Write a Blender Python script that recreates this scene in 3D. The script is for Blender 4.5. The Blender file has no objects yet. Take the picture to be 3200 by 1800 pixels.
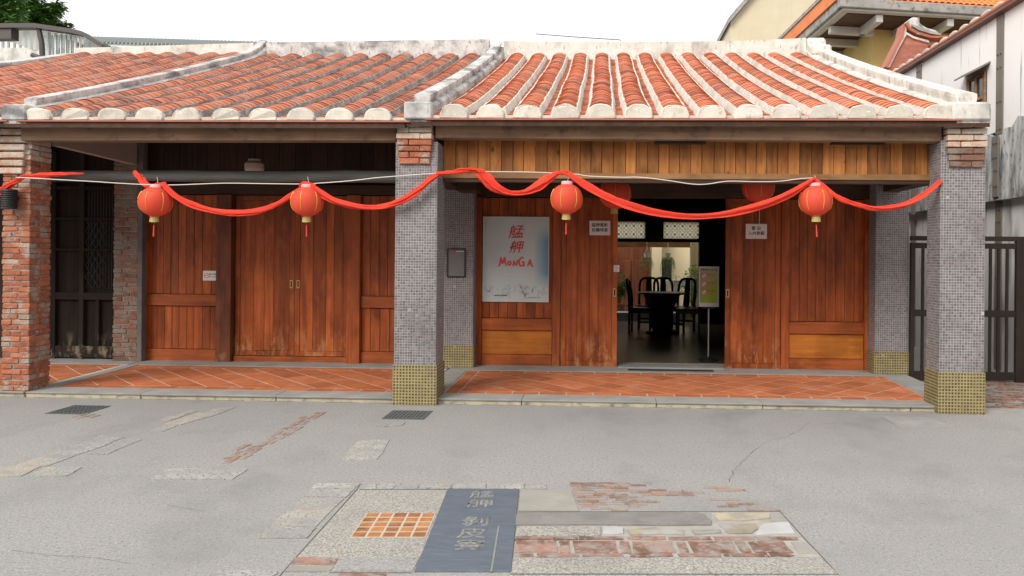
import bpy, bmesh, math, random
import numpy as np
from mathutils import Vector, Matrix
random.seed(7)
R = math.radians
scn = bpy.context.scene

# ------------------------------------------------------------------ camera
FPX, PPX, PPY = 2500.0, 1778.0, 800.0          # focal length and principal point, in a 3200 x 1800 frame
YAW, ROLL = R(2.35), R(0.5)
CAM = Vector((0.0, -8.54, 1.6))
cd = bpy.data.cameras.new('camera'); co = bpy.data.objects.new('camera', cd); scn.collection.objects.link(co)
cd.sensor_width = 36.0; cd.lens = 36.0 * FPX / 3200
cd.shift_x = -(PPX - 1600) / 3200; cd.shift_y = (PPY - 900) / 3200
cd.clip_end = 3000
fw = Vector((-math.sin(YAW), math.cos(YAW), 0)); r0 = Vector((math.cos(YAW), math.sin(YAW), 0)); u0 = Vector((0, 0, 1))
cr = math.cos(ROLL) * r0 + math.sin(ROLL) * u0
cu = -math.sin(ROLL) * r0 + math.cos(ROLL) * u0
m = Matrix((cr, cu, -fw)).transposed().to_4x4(); m.translation = CAM
co.matrix_world = m
scn.camera = co

# ------------------------------------------------------------------ sky, sun, exposure
SUN_EL, SUN_AZ = R(37), R(213)                 # azimuth clockwise from +Y: behind the camera, a little to the left
w = bpy.data.worlds.new('World'); scn.world = w; w.use_nodes = True
nt = w.node_tree; nt.nodes.clear()
out = nt.nodes.new('ShaderNodeOutputWorld'); bg = nt.nodes.new('ShaderNodeBackground')
sky = nt.nodes.new('ShaderNodeTexSky'); sky.sky_type = 'NISHITA'; sky.sun_disc = False
sky.sun_elevation = SUN_EL; sky.sun_rotation = SUN_AZ; sky.air_density = 1.0; sky.dust_density = 4.0; sky.ozone_density = 1.0
mx = nt.nodes.new('ShaderNodeMix'); mx.data_type = 'RGBA'; mx.inputs[0].default_value = 0.90   # cloud deck over the clear sky
mx.inputs[7].default_value = (6.0, 5.96, 5.88, 1)
nt.links.new(sky.outputs[0], mx.inputs[6]); nt.links.new(mx.outputs[2], bg.inputs[0])
bg.inputs[1].default_value = 0.12
nt.links.new(bg.outputs[0], out.inputs[0])
sd = bpy.data.lights.new('sun', 'SUN'); so = bpy.data.objects.new('sun', sd); scn.collection.objects.link(so)
sd.energy = 1.5; sd.angle = R(30); sd.color = (1.0, 0.95, 0.88)
sdir = Vector((math.sin(SUN_AZ) * math.cos(SUN_EL), math.cos(SUN_AZ) * math.cos(SUN_EL), math.sin(SUN_EL)))
so.rotation_euler = sdir.to_track_quat('Z', 'Y').to_euler(); so.location = sdir * 30
scn.view_settings.view_transform = 'Standard'; scn.view_settings.look = 'None'
scn.view_settings.exposure = 0.93; scn.view_settings.gamma = 1.0; scn.view_settings.use_curve_mapping = False
scn.cycles.use_denoising = True
scn.cycles.max_bounces = 8; scn.cycles.diffuse_bounces = 3; scn.cycles.transparent_max_bounces = 12

# ------------------------------------------------------------------ helpers: measuring in the place
S = 3200 / 2576
def ray(x, y): return fw + cr * ((x * S - PPX) / FPX) - cu * ((y * S - PPY) / FPX)
def atY(x, y, Y): d = ray(x, y); return CAM + d * ((Y - CAM.y) / d.y)
def atZ(x, y, Z): d = ray(x, y); return CAM + d * ((Z - CAM.z) / d.z)
def atX(x, y, X): d = ray(x, y); return CAM + d * ((X - CAM.x) / d.x)
def X_(x, Y, y=700): return atY(x, y, Y).x
def Z_(y, Y, x=1500): return atY(x, y, Y).z

# ------------------------------------------------------------------ helpers: objects
def wl(o):
    p = Vector(o.location)
    if o.parent: p = p + wl(o.parent)
    return p
def link(o, parent=None, world=None):
    scn.collection.objects.link(o)
    if parent is not None: o.parent = parent
    if world is not None:
        o.location = Vector(world) - (wl(parent) if parent is not None else Vector((0, 0, 0)))
    return o
def tag(o, label=None, cat=None, group=None, kind=None):
    if label: o['label'] = label
    if cat: o['category'] = cat
    if group: o['group'] = group
    if kind: o['kind'] = kind
    return o
def empty(name, loc, label=None, cat=None, group=None):
    o = bpy.data.objects.new(name, None); o.empty_display_size = 0.1
    link(o, None, loc); return tag(o, label, cat, group)

class MB:
    def __init__(s): s.v = []; s.f = []
    def add(s, vs, fs):
        b = len(s.v); s.v.extend([tuple(p) for p in vs]); s.f.extend([tuple(i + b for i in f) for f in fs]); return s
    def hexa(s, p):   # p: bottom 4 (ccw from above), top 4
        return s.add(p, [(3, 2, 1, 0), (4, 5, 6, 7), (0, 1, 5, 4), (1, 2, 6, 5), (2, 3, 7, 6), (3, 0, 4, 7)])
    def box(s, x0, x1, y0, y1, z0, z1):
        if x0 > x1: x0, x1 = x1, x0
        if y0 > y1: y0, y1 = y1, y0
        if z0 > z1: z0, z1 = z1, z0
        return s.hexa([(x0, y0, z0), (x1, y0, z0), (x1, y1, z0), (x0, y1, z0), (x0, y0, z1), (x1, y0, z1), (x1, y1, z1), (x0, y1, z1)])
    def prism(s, poly, f0, f1):   # poly: 2d points; f0, f1 map 2d point -> 3d for the two ends
        n = len(poly)
        return s.add([f0(p) for p in poly] + [f1(p) for p in poly],
                     [tuple(range(n))[::-1], tuple(range(n, 2 * n))] + [(i, (i + 1) % n, n + (i + 1) % n, n + i) for i in range(n)])
    def slab(s, pts, z0, z1):     # polygon in plan
        a = sum(pts[i][0] * pts[(i + 1) % len(pts)][1] - pts[(i + 1) % len(pts)][0] * pts[i][1] for i in range(len(pts)))
        if a < 0: pts = pts[::-1]
        return s.prism(pts, lambda p: (p[0], p[1], z0), lambda p: (p[0], p[1], z1))
    def tube(s, pts, r, n=8, cap=True):
        pts = [Vector(p) for p in pts]; rs = r if isinstance(r, (list, tuple)) else [r] * len(pts)
        b = len(s.v); up = Vector((0, 0, 1))
        for i, p in enumerate(pts):
            t = (pts[min(i + 1, len(pts) - 1)] - pts[max(i - 1, 0)]).normalized()
            a = t.cross(up)
            if a.length < 1e-3: a = t.cross(Vector((0, 1, 0)))
            a.normalize(); c = a.cross(t)
            for k in range(n):
                an = 2 * math.pi * k / n
                s.v.append(tuple(p + (a * math.cos(an) + c * math.sin(an)) * rs[i]))
        for i in range(len(pts) - 1):
            for k in range(n):
                q = (k + 1) % n
                s.f.append((b + i * n + k, b + i * n + q, b + (i + 1) * n + q, b + (i + 1) * n + k))
        if cap:
            s.f.append(tuple(b + k for k in range(n))[::-1]); e = b + (len(pts) - 1) * n
            s.f.append(tuple(e + k for k in range(n)))
        return s
    def lathe(s, prof, c=(0, 0, 0), n=24, cap=True):
        b = len(s.v)
        for r, z in prof:
            for k in range(n):
                a = 2 * math.pi * k / n; s.v.append((c[0] + r * math.cos(a), c[1] + r * math.sin(a), c[2] + z))
        for i in range(len(prof) - 1):
            for k in range(n):
                q = (k + 1) % n; s.f.append((b + i * n + k, b + i * n + q, b + (i + 1) * n + q, b + (i + 1) * n + k))
        if cap:
            s.f.append(tuple(b + k for k in range(n))[::-1]); e = b + (len(prof) - 1) * n
            s.f.append(tuple(e + k for k in range(n)))
        return s
    def mesh(s, name, mat, bevel=0, smooth=False):
        me = bpy.data.meshes.new(name); me.from_pydata(s.v, [], s.f)
        bm = bmesh.new(); bm.from_mesh(me)
        bmesh.ops.recalc_face_normals(bm, faces=bm.faces)
        if bevel:
            bmesh.ops.bevel(bm, geom=bm.edges[:] , offset=bevel, segments=1, affect='EDGES', clamp_overlap=True)
        bm.to_mesh(me); bm.free()
        if smooth:
            me.polygons.foreach_set('use_smooth', [True] * len(me.polygons))
        if mat: me.materials.append(mat)
        return me
    def build(s, name, mat, parent=None, bevel=0, smooth=False, kind=None):
        vs = np.array(s.v); lo, hi = vs.min(0), vs.max(0)
        c = Vector(((lo[0] + hi[0]) / 2, (lo[1] + hi[1]) / 2, lo[2]))
        s.v = [(p[0] - c.x, p[1] - c.y, p[2] - c.z) for p in s.v]
        o = bpy.data.objects.new(name, s.mesh(name, mat, bevel, smooth))
        link(o, parent, c)
        if kind: o['kind'] = kind
        return o
def box(name, mat, parent, x0, x1, y0, y1, z0, z1, bevel=0.004, kind=None):
    return MB().box(x0, x1, y0, y1, z0, z1).build(name, mat, parent, bevel, kind=kind)
def inst(name, me, parent, world, rot=None, scale=None):
    o = bpy.data.objects.new(name, me); link(o, parent, world)
    if rot: o.rotation_euler = rot
    if scale: o.scale = scale
    return o
def copy_tree(o, parent=None):
    c = o.copy(); scn.collection.objects.link(c); c.parent = parent
    for ch in list(o.children): copy_tree(ch, c)
    return c
def curve(pts, n=8):    # smooth curve through points
    P = [Vector(p) for p in pts]; P = [2 * P[0] - P[1]] + P + [2 * P[-1] - P[-2]]; o = []
    for i in range(1, len(P) - 2):
        a, b, c, d = P[i - 1:i + 3]
        for k in range(n):
            t = k / n
            o.append(0.5 * ((2 * b) + (c - a) * t + (2 * a - 5 * b + 4 * c - d) * t * t + (3 * b - a - 3 * c + d) * t ** 3))
    o.append(P[-2]); return o

# ------------------------------------------------------------------ materials
def nodes(name):
    ma = bpy.data.materials.new(name); ma.use_nodes = True
    t = ma.node_tree; b = t.nodes['Principled BSDF']; return ma, t, b
def N(t, kind, **kw):
    n = t.nodes.new(kind)
    for k, v in kw.items(): setattr(n, k, v)
    return n
def rnd_node(t):
    oi = N(t, 'ShaderNodeObjectInfo'); g = N(t, 'ShaderNodeNewGeometry')
    a = N(t, 'ShaderNodeMath', operation='ADD'); t.links.new(oi.outputs['Random'], a.inputs[0]); t.links.new(g.outputs['Random Per Island'], a.inputs[1])
    f = N(t, 'ShaderNodeMath', operation='FRACT'); t.links.new(a.outputs[0], f.inputs[0]); return f.outputs[0]
def noise(t, scale, detail=4, rough=.55, vec=None, sc=(1, 1, 1), rnd=None):
    if vec is None: vec = N(t, 'ShaderNodeNewGeometry').outputs['Position']
    mp = N(t, 'ShaderNodeVectorMath', operation='MULTIPLY'); mp.inputs[1].default_value = sc
    t.links.new(vec, mp.inputs[0]); v = mp.outputs[0]
    if rnd is not None:
        k = N(t, 'ShaderNodeVectorMath', operation='SCALE'); k.inputs[0].default_value = (37.1, 51.7, 23.3); t.links.new(rnd, k.inputs[3])
        a = N(t, 'ShaderNodeVectorMath', operation='ADD'); t.links.new(v, a.inputs[0]); t.links.new(k.outputs[0], a.inputs[1]); v = a.outputs[0]
    n = N(t, 'ShaderNodeTexNoise'); n.inputs['Scale'].default_value = scale; n.inputs['Detail'].default_value = detail
    n.inputs['Roughness'].default_value = rough; t.links.new(v, n.inputs['Vector']); return n.outputs['Fac']
def ramp(t, fac, lo, hi):
    r = N(t, 'ShaderNodeMapRange'); r.inputs[1].default_value = lo; r.inputs[2].default_value = hi; t.links.new(fac, r.inputs[0]); return r.outputs[0]
def mix(t, fac, a, b, blend='MIX'):
    n = N(t, 'ShaderNodeMix', data_type='RGBA', blend_type=blend)
    if isinstance(fac, (int, float)): n.inputs[0].default_value = fac
    else: t.links.new(fac, n.inputs[0])
    for i, c in ((6, a), (7, b)):
        if isinstance(c, (tuple, list)): n.inputs[i].default_value = (*c[:3], 1)
        else: t.links.new(c, n.inputs[i])
    return n.outputs[2]
def mul(t, a, b):
    n = N(t, 'ShaderNodeMath', operation='MULTIPLY'); t.links.new(a, n.inputs[0])
    if isinstance(b, (int, float)): n.inputs[1].default_value = b
    else: t.links.new(b, n.inputs[1])
    return n.outputs[0]
def grey(t, v):
    c = N(t, 'ShaderNodeCombineColor')
    for i in range(3): t.links.new(v, c.inputs[i])
    return c.outputs[0]
def vary(t, col, rnd, amt):   # brightness by piece
    return mix(t, 1.0, col, grey(t, ramp_out(t, rnd, 1 - amt, 1 + amt * .6)), 'MULTIPLY')
def ramp_out(t, fac, lo, hi):
    r = N(t, 'ShaderNodeMapRange'); r.inputs[3].default_value = lo; r.inputs[4].default_value = hi; t.links.new(fac, r.inputs[0]); return r.outputs[0]
def bump(t, b, h, strength=.3, dist=.01):
    n = N(t, 'ShaderNodeBump'); n.inputs['Strength'].default_value = strength; n.inputs['Distance'].default_value = dist
    t.links.new(h, n.inputs['Height']); t.links.new(n.outputs[0], b.inputs['Normal'])
def MAT(name, c1, c2=None, scale=6, rough=.7, bmp=.2, bscale=None, stains=(), piece=0, sc=(1, 1, 1), third=None, spec=.3, metal=0, detail=5, lo=.35, hi=.65, bdist=.01):
    """two-tone noise + stains [(colour, scale, lo, hi, axis scale, amount)] + brightness by piece"""
    ma, t, b = nodes(name); rnd = rnd_node(t)
    if c2 is None: c2 = tuple(x * .8 for x in c1)
    n1 = noise(t, scale, detail, sc=sc, rnd=rnd if piece else None)
    col = mix(t, ramp(t, n1, lo, hi), c1, c2)
    if third: col = mix(t, ramp(t, noise(t, third[1], 3, rnd=rnd), third[2], third[3]), col, third[0])
    if piece: col = vary(t, col, rnd, piece)
    for s in stains:
        f = mul(t, ramp(t, noise(t, s[1], 5, sc=s[4] if len(s) > 4 else (1, 1, 1)), s[2], s[3]), s[5] if len(s) > 5 else 1.0)
        col = mix(t, f, col, s[0])
    t.links.new(col, b.inputs['Base Color']); b.inputs['Roughness'].default_value = rough
    b.inputs['Specular IOR Level'].default_value = spec; b.inputs['Metallic'].default_value = metal
    if bmp: bump(t, b, noise(t, bscale or scale * 6, 4, sc=sc), bmp, bdist)
    return ma
def WOOD(name, dark, light, axis='Z', rough=.5, piece=.3, streak=26, scuff=None, bmp=.25, spec=.3, worn=None, mottle=.55, knots=0):
    ma, t, b = nodes(name); rnd = rnd_node(t)
    sc = {'Z': (1, 1, .045), 'X': (.045, 1, 1), 'Y': (1, .045, 1)}[axis]
    g = noise(t, streak, 5, .6, sc=sc, rnd=rnd); g2 = noise(t, streak * 4, 3, .6, sc=sc, rnd=rnd); bl = noise(t, 2.2, 3, .5, sc=(1, 1, .5), rnd=rnd)
    col = mix(t, ramp(t, g, .32, .68), dark, light)
    col = mix(t, mul(t, ramp(t, g2, .5, .75), .45), col, tuple(c * .45 for c in dark))
    col = mix(t, mul(t, ramp(t, bl, .5, .75), .5), col, tuple(c * .6 for c in dark))
    col = vary(t, col, rnd, piece)
    bsc = {'Z': (1, 1, .35), 'X': (.35, 1, 1), 'Y': (1, .35, 1)}[axis]
    mo = noise(t, 4.2, 5, .62, sc=bsc); col = mix(t, mul(t, ramp(t, mo, .47, .66), mottle), col, tuple(c * .30 for c in dark))
    mo2 = noise(t, 7.0, 5, .6, sc=bsc, rnd=rnd); col = mix(t, mul(t, ramp(t, mo2, .52, .70), mottle * .6), col, tuple(min(1, c * 1.25) for c in light))
    if knots:
        vo = N(t, 'ShaderNodeTexVoronoi'); vo.inputs['Scale'].default_value = 3.4
        mp = N(t, 'ShaderNodeVectorMath', operation='MULTIPLY'); mp.inputs[1].default_value = {'Z': (1, 0, .55), 'X': (.55, 0, 1), 'Y': (1, .55, 0)}[axis]
        t.links.new(N(t, 'ShaderNodeNewGeometry').outputs['Position'], mp.inputs[0]); t.links.new(mp.outputs[0], vo.inputs['Vector'])
        col = mix(t, mul(t, ramp(t, vo.outputs['Distance'], knots, knots * .35), .85), col, tuple(c * .18 for c in dark))
    if scuff:      # bare rubbed wood low down: (colour, z0, z1, amount)
        zz = N(t, 'ShaderNodeSeparateXYZ'); t.links.new(N(t, 'ShaderNodeNewGeometry').outputs['Position'], zz.inputs[0])
        k = ramp(t, zz.outputs[2], scuff[2], scuff[1]); k2 = ramp(t, noise(t, 9, 6, .7, sc=(1, 1, .4)), .5, .62)
        col = mix(t, mul(t, mul(t, k, k2), scuff[3]), col, scuff[0])
    if worn:
        col = mix(t, mul(t, ramp(t, noise(t, worn[1], 6, .65), worn[2], worn[3]), worn[4]), col, worn[0])
    t.links.new(col, b.inputs['Base Color']); b.inputs['Roughness'].default_value = rough; b.inputs['Specular IOR Level'].default_value = spec
    bump(t, b, g2, bmp, .004); return ma
def PLAIN(name, c, rough=.5, metal=0, spec=.4, trans=0, alpha=1):
    ma, t, b = nodes(name); b.inputs['Base Color'].default_value = (*c, 1); b.inputs['Roughness'].default_value = rough
    b.inputs['Metallic'].default_value = metal; b.inputs['Specular IOR Level'].default_value = spec
    b.inputs['Transmission Weight'].default_value = trans; b.inputs['Alpha'].default_value = alpha
    return ma

def ASPHALT(name, c1, c2, grain=150, con=1.0, big=((.30, .30, .30), .55)):
    ma, t, b = nodes(name)
    g1 = noise(t, grain, 2, .6); g2 = noise(t, grain * .45, 3, .6); g3 = noise(t, .55, 4, .6); g4 = noise(t, 5, 5, .6)
    col = mix(t, ramp(t, g1, .5 - .16 / con, .5 + .16 / con), c1, c2)
    col = mix(t, mul(t, ramp(t, g2, .56, .70), .55), col, tuple(x * .42 for x in c1))
    col = mix(t, mul(t, ramp(t, g2, .40, .30), .5), col, tuple(min(1, x * 1.35) for x in c2))
    col = mix(t, mul(t, ramp(t, g3, .42, .66), big[1]), col, big[0])
    col = mix(t, mul(t, ramp(t, g4, .50, .72), .25), col, (.32, .305, .275))
    g5 = noise(t, 1.1, 6, .68, sc=(1, .7, 1)); col = mix(t, mul(t, ramp(t, g5, .52, .72), .42), col, tuple(x * .70 for x in c1))
    g6 = noise(t, 2.3, 5, .6); col = mix(t, mul(t, ramp(t, g6, .55, .75), .22), col, (.37, .335, .31))
    t.links.new(col, b.inputs['Base Color']); b.inputs['Roughness'].default_value = .85; b.inputs['Specular IOR Level'].default_value = .2
    bump(t, b, g2, .35, .004); return ma

M = {}
M['street'] = ASPHALT('street_aggregate', (.228, .224, .216), (.365, .358, .343), 95, 1.0, ((.24, .236, .228), .5))
M['agg'] = ASPHALT('light_aggregate', (.21, .20, .18), (.43, .41, .37), 85, 1.3, ((.27, .26, .245), .2))
M['granite'] = MAT('pale_granite', (.42, .41, .375), (.34, .335, .31), 5, .85, .5, 60, stains=[((.16, .155, .145), 60, .53, .61), ((.29, .287, .28), 9, .45, .6, (1, 1, 1), .7), ((.42, .355, .26), 1.2, .52, .7, (1, 1, 1), .6), ((.25, .245, .235), 6, .5, .65, (1, 1, 1), .6)], piece=.14)
M['smooth_concrete'] = MAT('smooth_concrete', (.33, .315, .28), (.28, .265, .235), 5, .8, .15, 40, stains=[((.28, .27, .25), 20, .6, .75, (1, 4, 1), .5)], piece=.08)
M['grey_stone'] = MAT('grey_stone', (.26, .25, .23), (.20, .195, .18), 6, .8, .3, 50, stains=[((.16, .16, .15), 45, .6, .7)], piece=.08)
M['field_stone'] = MAT('field_stone', (.40, .35, .25), (.28, .255, .21), 8, .8, .6, 30, piece=.3, third=((.42, .41, .385), 3, .5, .6))
M['mortar'] = MAT('pale_mortar', (.38, .365, .33), (.30, .285, .26), 9, .9, .3, 60)
M['paver_brick'] = MAT('worn_paving_brick', (.32, .18, .138), (.24, .13, .098), 9, .85, .6, 45, stains=[((.30, .26, .235), 9, .44, .60, (1, 1, 1), .8), ((.13, .075, .045), 7, .50, .62, (1, 1, 1), .85), ((.34, .32, .30), 22, .56, .66, (1, 1, 1), .7)], piece=.4)
M['thin_brick'] = MAT('thin_paving_brick', (.32, .185, .135), (.28, .215, .175), 9, .85, .6, 45, stains=[((.29, .28, .265), 10, .45, .60, (1, 1, 1), .8)], piece=.3)
M['slate'] = MAT('blue_slate', (.115, .136, .165), (.095, .114, .14), 3, .55, .15, 60, sc=(1, 5, 1), stains=[((.19, .22, .26), 9, .5, .75, (1, 8, 1), .6)])
M['carved'] = MAT('carved_letter_grey', (.25, .25, .245), (.21, .21, .207), 30, .8, .3)
M['kerb'] = MAT('kerb_stone', (.34, .335, .315), (.27, .265, .25), 4, .8, .25, 80, stains=[((.24, .235, .22), 60, .58, .7, (1, 1, 1), .6)])
M['kerb_face'] = MAT('kerb_face', (.46, .41, .28), (.34, .31, .23), 6, .85, .5, 40, stains=[((.20, .19, .15), 12, .52, .68)])
M['terracotta'] = MAT('terracotta_floor', (.52, .175, .072), (.44, .135, .058), 6, .62, .15, 60, stains=[((.55, .30, .20), 3.5, .52, .75, (1, 1, 1), .45), ((.28, .09, .05), 18, .60, .75, (1, 1, 1), .5)], piece=.22)
M['grout'] = MAT('floor_grout', (.58, .48, .40), (.48, .39, .32), 10, .9, .2)
def rooftile(name, worn, ca=(.60, .195, .078), cb=(.44, .125, .060)):
    ma, t, b = nodes(name); rnd = rnd_node(t)
    n1 = noise(t, 5, 5, rnd=rnd); col = mix(t, ramp(t, n1, .3, .7), ca, cb)
    r = N(t, 'ShaderNodeValToRGB'); t.links.new(rnd, r.inputs[0])
    r.color_ramp.elements[0].color = (.62, .50, .50, 1); r.color_ramp.elements[1].color = (1.12, 1.05, .95, 1)
    e = r.color_ramp.elements.new(.12); e.color = (.55, .62, .75, 1)
    e = r.color_ramp.elements.new(.22); e.color = (.85, .80, .80, 1)
    e = r.color_ramp.elements.new(.6); e.color = (1, .95, .92, 1)
    col = mix(t, 1.0, col, r.outputs[0], 'MULTIPLY')
    col = mix(t, mul(t, ramp(t, noise(t, 1.6, 5, .6), .5, .75), worn), col, (.46, .29, .225))
    col = mix(t, mul(t, ramp(t, noise(t, 30, 4, .6), .6, .75), .6), col, (.16, .07, .05))
    t.links.new(col, b.inputs['Base Color']); b.inputs['Roughness'].default_value = .58; b.inputs['Specular IOR Level'].default_value = .35
    bump(t, b, noise(t, 70, 3), .2, .004); return ma
M['tile'] = rooftile('roof_tile', .35); M['tile_old'] = rooftile('weathered_roof_tile', .6, (.50, .175, .085), (.36, .115, .062))
PL = dict(rough=.85, bmp=.4, bscale=35)
M['plaster'] = MAT('white_lime_plaster', (.68, .655, .60), (.57, .55, .50), 5, stains=[((.30, .29, .27), 3.5, .50, .70, (1, 1, .5), .85), ((.15, .15, .14), 18, .58, .72, (1, 1, .4), .75)], **PL)
M['plaster_grey'] = MAT('grey_weathered_plaster', (.62, .61, .58), (.44, .43, .42), 5, stains=[((.13, .13, .135), 3.2, .46, .66, (1, .6, 1.5), .85), ((.10, .10, .10), 25, .55, .7, (1, 1, .4), .7)], **PL)
M['fillet_grey'] = MAT('grey_weathered_fillet', (.46, .45, .42), (.24, .235, .22), 9, stains=[((.10, .10, .10), 40, .48, .60, (1, 1.6, 1), .85), ((.12, .12, .12), 2.5, .45, .62, (1, 1, 1), .6)], **PL)
M['fillet'] = MAT('white_fillet', (.66, .635, .575), (.54, .515, .46), 9, stains=[((.20, .20, .18), 60, .57, .68, (1, 2, 1), .8), ((.36, .35, .33), 3, .5, .7, (1, 1, 1), .7)], **PL)
M['cap'] = MAT('cream_cap', (.64, .60, .52), (.54, .50, .43), 8, piece=.15, stains=[((.34, .32, .28), 14, .56, .72, (1, 1, .5), .6), ((.78, .77, .74), 35, .62, .70, (1, 1, 1), .8)], **PL)
M['white_wall'] = MAT('white_painted_wall', (.86, .835, .82), (.83, .80, .785), 1.2, rough=.85, bmp=.1, bscale=40, stains=[((.13, .14, .15), 1.0, .635, .745, (1, 7.5, .5), .95)])
M['dirty_wall'] = MAT('black_stained_wall', (.62, .62, .61), (.34, .35, .355), 2.6, rough=.9, bmp=.5, bscale=20, sc=(1, 2.6, .5), stains=[((.07, .075, .08), 3, .46, .64, (1, 2.2, .45), .9), ((.05, .05, .05), 14, .56, .68, (1, 1, .6), .7)])
M['cream_wall'] = MAT('cream_wall', (.64, .555, .36), (.58, .50, .32), 1.4, rough=.9, bmp=.05)
M['ochre_wall'] = MAT('ochre_wall', (.58, .43, .17), (.53, .385, .145), 1.0, rough=.9, bmp=.1, bscale=6, stains=[((.46, .38, .22), 2.0, .55, .75, (2, 2, .12), .5)])
M['beige_wall'] = MAT('beige_wall', (.62, .55, .40), (.57, .50, .36), 1.0, rough=.9, bmp=.1, bscale=6, stains=[((.50, .44, .33), 2.4, .55, .75, (2, 2, .1), .5)])
M['old_concrete'] = MAT('old_concrete', (.36, .35, .32), (.25, .245, .23), 3, rough=.9, bmp=.5, bscale=20, stains=[((.12, .12, .11), 5, .55, .7)])
M['bracket'] = MAT('painted_bracket', (.55, .55, .50), (.48, .48, .44), 2, rough=.8, bmp=.1)
M['orange_tile'] = MAT('bright_orange_tile', (.80, .235, .055), (.68, .19, .05), 2, rough=.55, bmp=.1, piece=.12)
M['door'] = WOOD('red_brown_door_wood', (.25, .051, .014), (.49, .126, .029), 'Z', .42, .34, 20, mottle=.55, scuff=((.58, .30, .14), .06, .65, .85), worn=((.12, .04, .017), 2.4, .56, .74, .45))
M['panelw'] = WOOD('wall_panel_wood', (.26, .054, .015), (.48, .122, .029), 'Z', .45, .25, 22, scuff=((.5, .27, .13), .05, .4, .5), worn=((.11, .035, .016), 1.8, .55, .75, .4))
M['rail'] = WOOD('rail_wood', (.30, .068, .019), (.48, .125, .030), 'X', .5, .2, 22)
M['honey'] = WOOD('honey_wood', (.44, .135, .022), (.58, .205, .030), 'X', .42, .25, 20)
M['fascia'] = WOOD('fascia_board_wood', (.35, .128, .034), (.60, .255, .066), 'Z', .6, .42, 24, mottle=.6, knots=.085, worn=((.10, .045, .02), 9, .64, .74, .8))
M['fascia_rail'] = WOOD('fascia_rail_wood', (.26, .13, .055), (.42, .24, .11), 'X', .7, .15, 18)
M['beam'] = WOOD('weathered_beam', (.23, .145, .09), (.38, .25, .16), 'X', .75, .1, 14, mottle=.4, knots=.06, worn=((.05, .04, .032), 5, .56, .75, .8))
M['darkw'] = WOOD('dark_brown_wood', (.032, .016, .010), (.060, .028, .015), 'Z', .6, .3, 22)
M['postw'] = WOOD('dark_red_post_wood', (.10, .030, .014), (.20, .060, .022), 'Z', .5, .2, 22, scuff=((.40, .20, .10), .06, .5, .6))
M['darkx'] = WOOD('dark_beam_wood', (.05, .026, .016), (.09, .045, .026), 'X', .6, .2, 22)
M['log'] = MAT('dark_log', (.085, .085, .08), (.15, .148, .138), 12, .8, .8, 30, sc=(.12, 1, 1))
M['old_door'] = WOOD('blackened_old_door', (.020, .016, .013), (.036, .028, .022), 'Z', .85, .2, 20, spec=.1, mottle=.2, scuff=((.36, .29, .21), .08, .50, .8))
M['brick'] = MAT('red_brick', (.46, .165, .085), (.34, .11, .062), 9, .9, .8, 40, piece=.25, third=((.40, .30, .23), 2.2, .55, .65), stains=[((.36, .33, .28), 6.0, .53, .62, (1, 1, 1), .75), ((.13, .10, .085), 13, .60, .72, (1, 1, 1), .6)], bdist=.02)
M['brick_pale'] = MAT('limewashed_brick', (.50, .26, .17), (.60, .50, .40), 7, .9, .8, 40, piece=.2, stains=[((.58, .54, .47), 6, .46, .62, (1, 1, 1), .8)], bdist=.02)
M['brick_dark'] = MAT('sooty_brick', (.25, .11, .07), (.20, .13, .10), 9, .9, .8, 40, piece=.3, stains=[((.24, .21, .18), 5, .45, .6, (1, 1, 1), .8)], bdist=.02)
M['joint'] = MAT('brick_joint', (.36, .335, .295), (.25, .23, .20), 12, .95, .9, 30, stains=[((.16, .14, .12), 9, .52, .65)], bdist=.02)
M['mosaic'] = MAT('grey_mosaic', (.205, .192, .195), (.155, .143, .146), 3, .35, .15, 30, piece=.40, third=((.205, .165, .165), 1.0, .52, .62), spec=.5)
M['mosaic_grout'] = MAT('mosaic_grout', (.42, .41, .41), (.35, .34, .34), 4, .9, .1, stains=[((.22, .21, .20), 3, .52, .7, (1, 1, .6), .7)])
M['base_tile'] = MAT('dark_base_tile', (.085, .065, .028), (.12, .095, .045), 9, .4, .15, 30, piece=.5, spec=.5)
M['base_grout'] = MAT('gold_base_grout', (.37, .315, .155), (.31, .26, .13), 6, .7, .2, stains=[((.22, .20, .13), 8, .54, .68, (1, 1, 1), .7)])
M['lintel_red'] = PLAIN('red_brown_eave_edge', (.40, .13, .085), .6)
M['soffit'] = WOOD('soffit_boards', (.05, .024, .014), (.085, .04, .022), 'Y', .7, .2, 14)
M['brass'] = PLAIN('brass', (.62, .45, .20), .35, .8)
M['black_metal'] = PLAIN('black_metal', (.015, .015, .016), .5)
M['gate'] = MAT('brown_gate_paint', (.036, .027, .021), (.028, .021, .017), 6, .6, .1, spec=.2)
M['strap'] = MAT('strap_paint', (.20, .17, .145), (.17, .145, .125), 3, .6, .1)
M['bolt'] = PLAIN('dark_bolt', (.04, .035, .03), .5, .5)
M['steel'] = PLAIN('brushed_steel', (.62, .62, .62), .3, .9)
M['alu'] = PLAIN('aluminium_frame', (.55, .55, .56), .4, .6)
M['cloth'] = MAT('red_cloth', (.80, .072, .042), (.72, .055, .034), 6, .9, .5, 60, spec=.1)
M['lantern'] = MAT('lantern_red', (.90, .125, .060), (.85, .105, .052), 4, .6, .05, spec=.4)
_t = M['lantern'].node_tree; _tr = N(_t, 'ShaderNodeBsdfTranslucent'); _tr.inputs[0].default_value = (.85, .10, .05, 1); _ms = N(_t, 'ShaderNodeMixShader'); _ms.inputs[0].default_value = .35
_t.links.new(_t.nodes['Principled BSDF'].outputs[0], _ms.inputs[1]); _t.links.new(_tr.outputs[0], _ms.inputs[2]); _t.links.new(_ms.outputs[0], _t.nodes['Material Output'].inputs[0])
M['lantern_top'] = PLAIN('lantern_pink_rim', (.72, .42, .46), .6)
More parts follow.
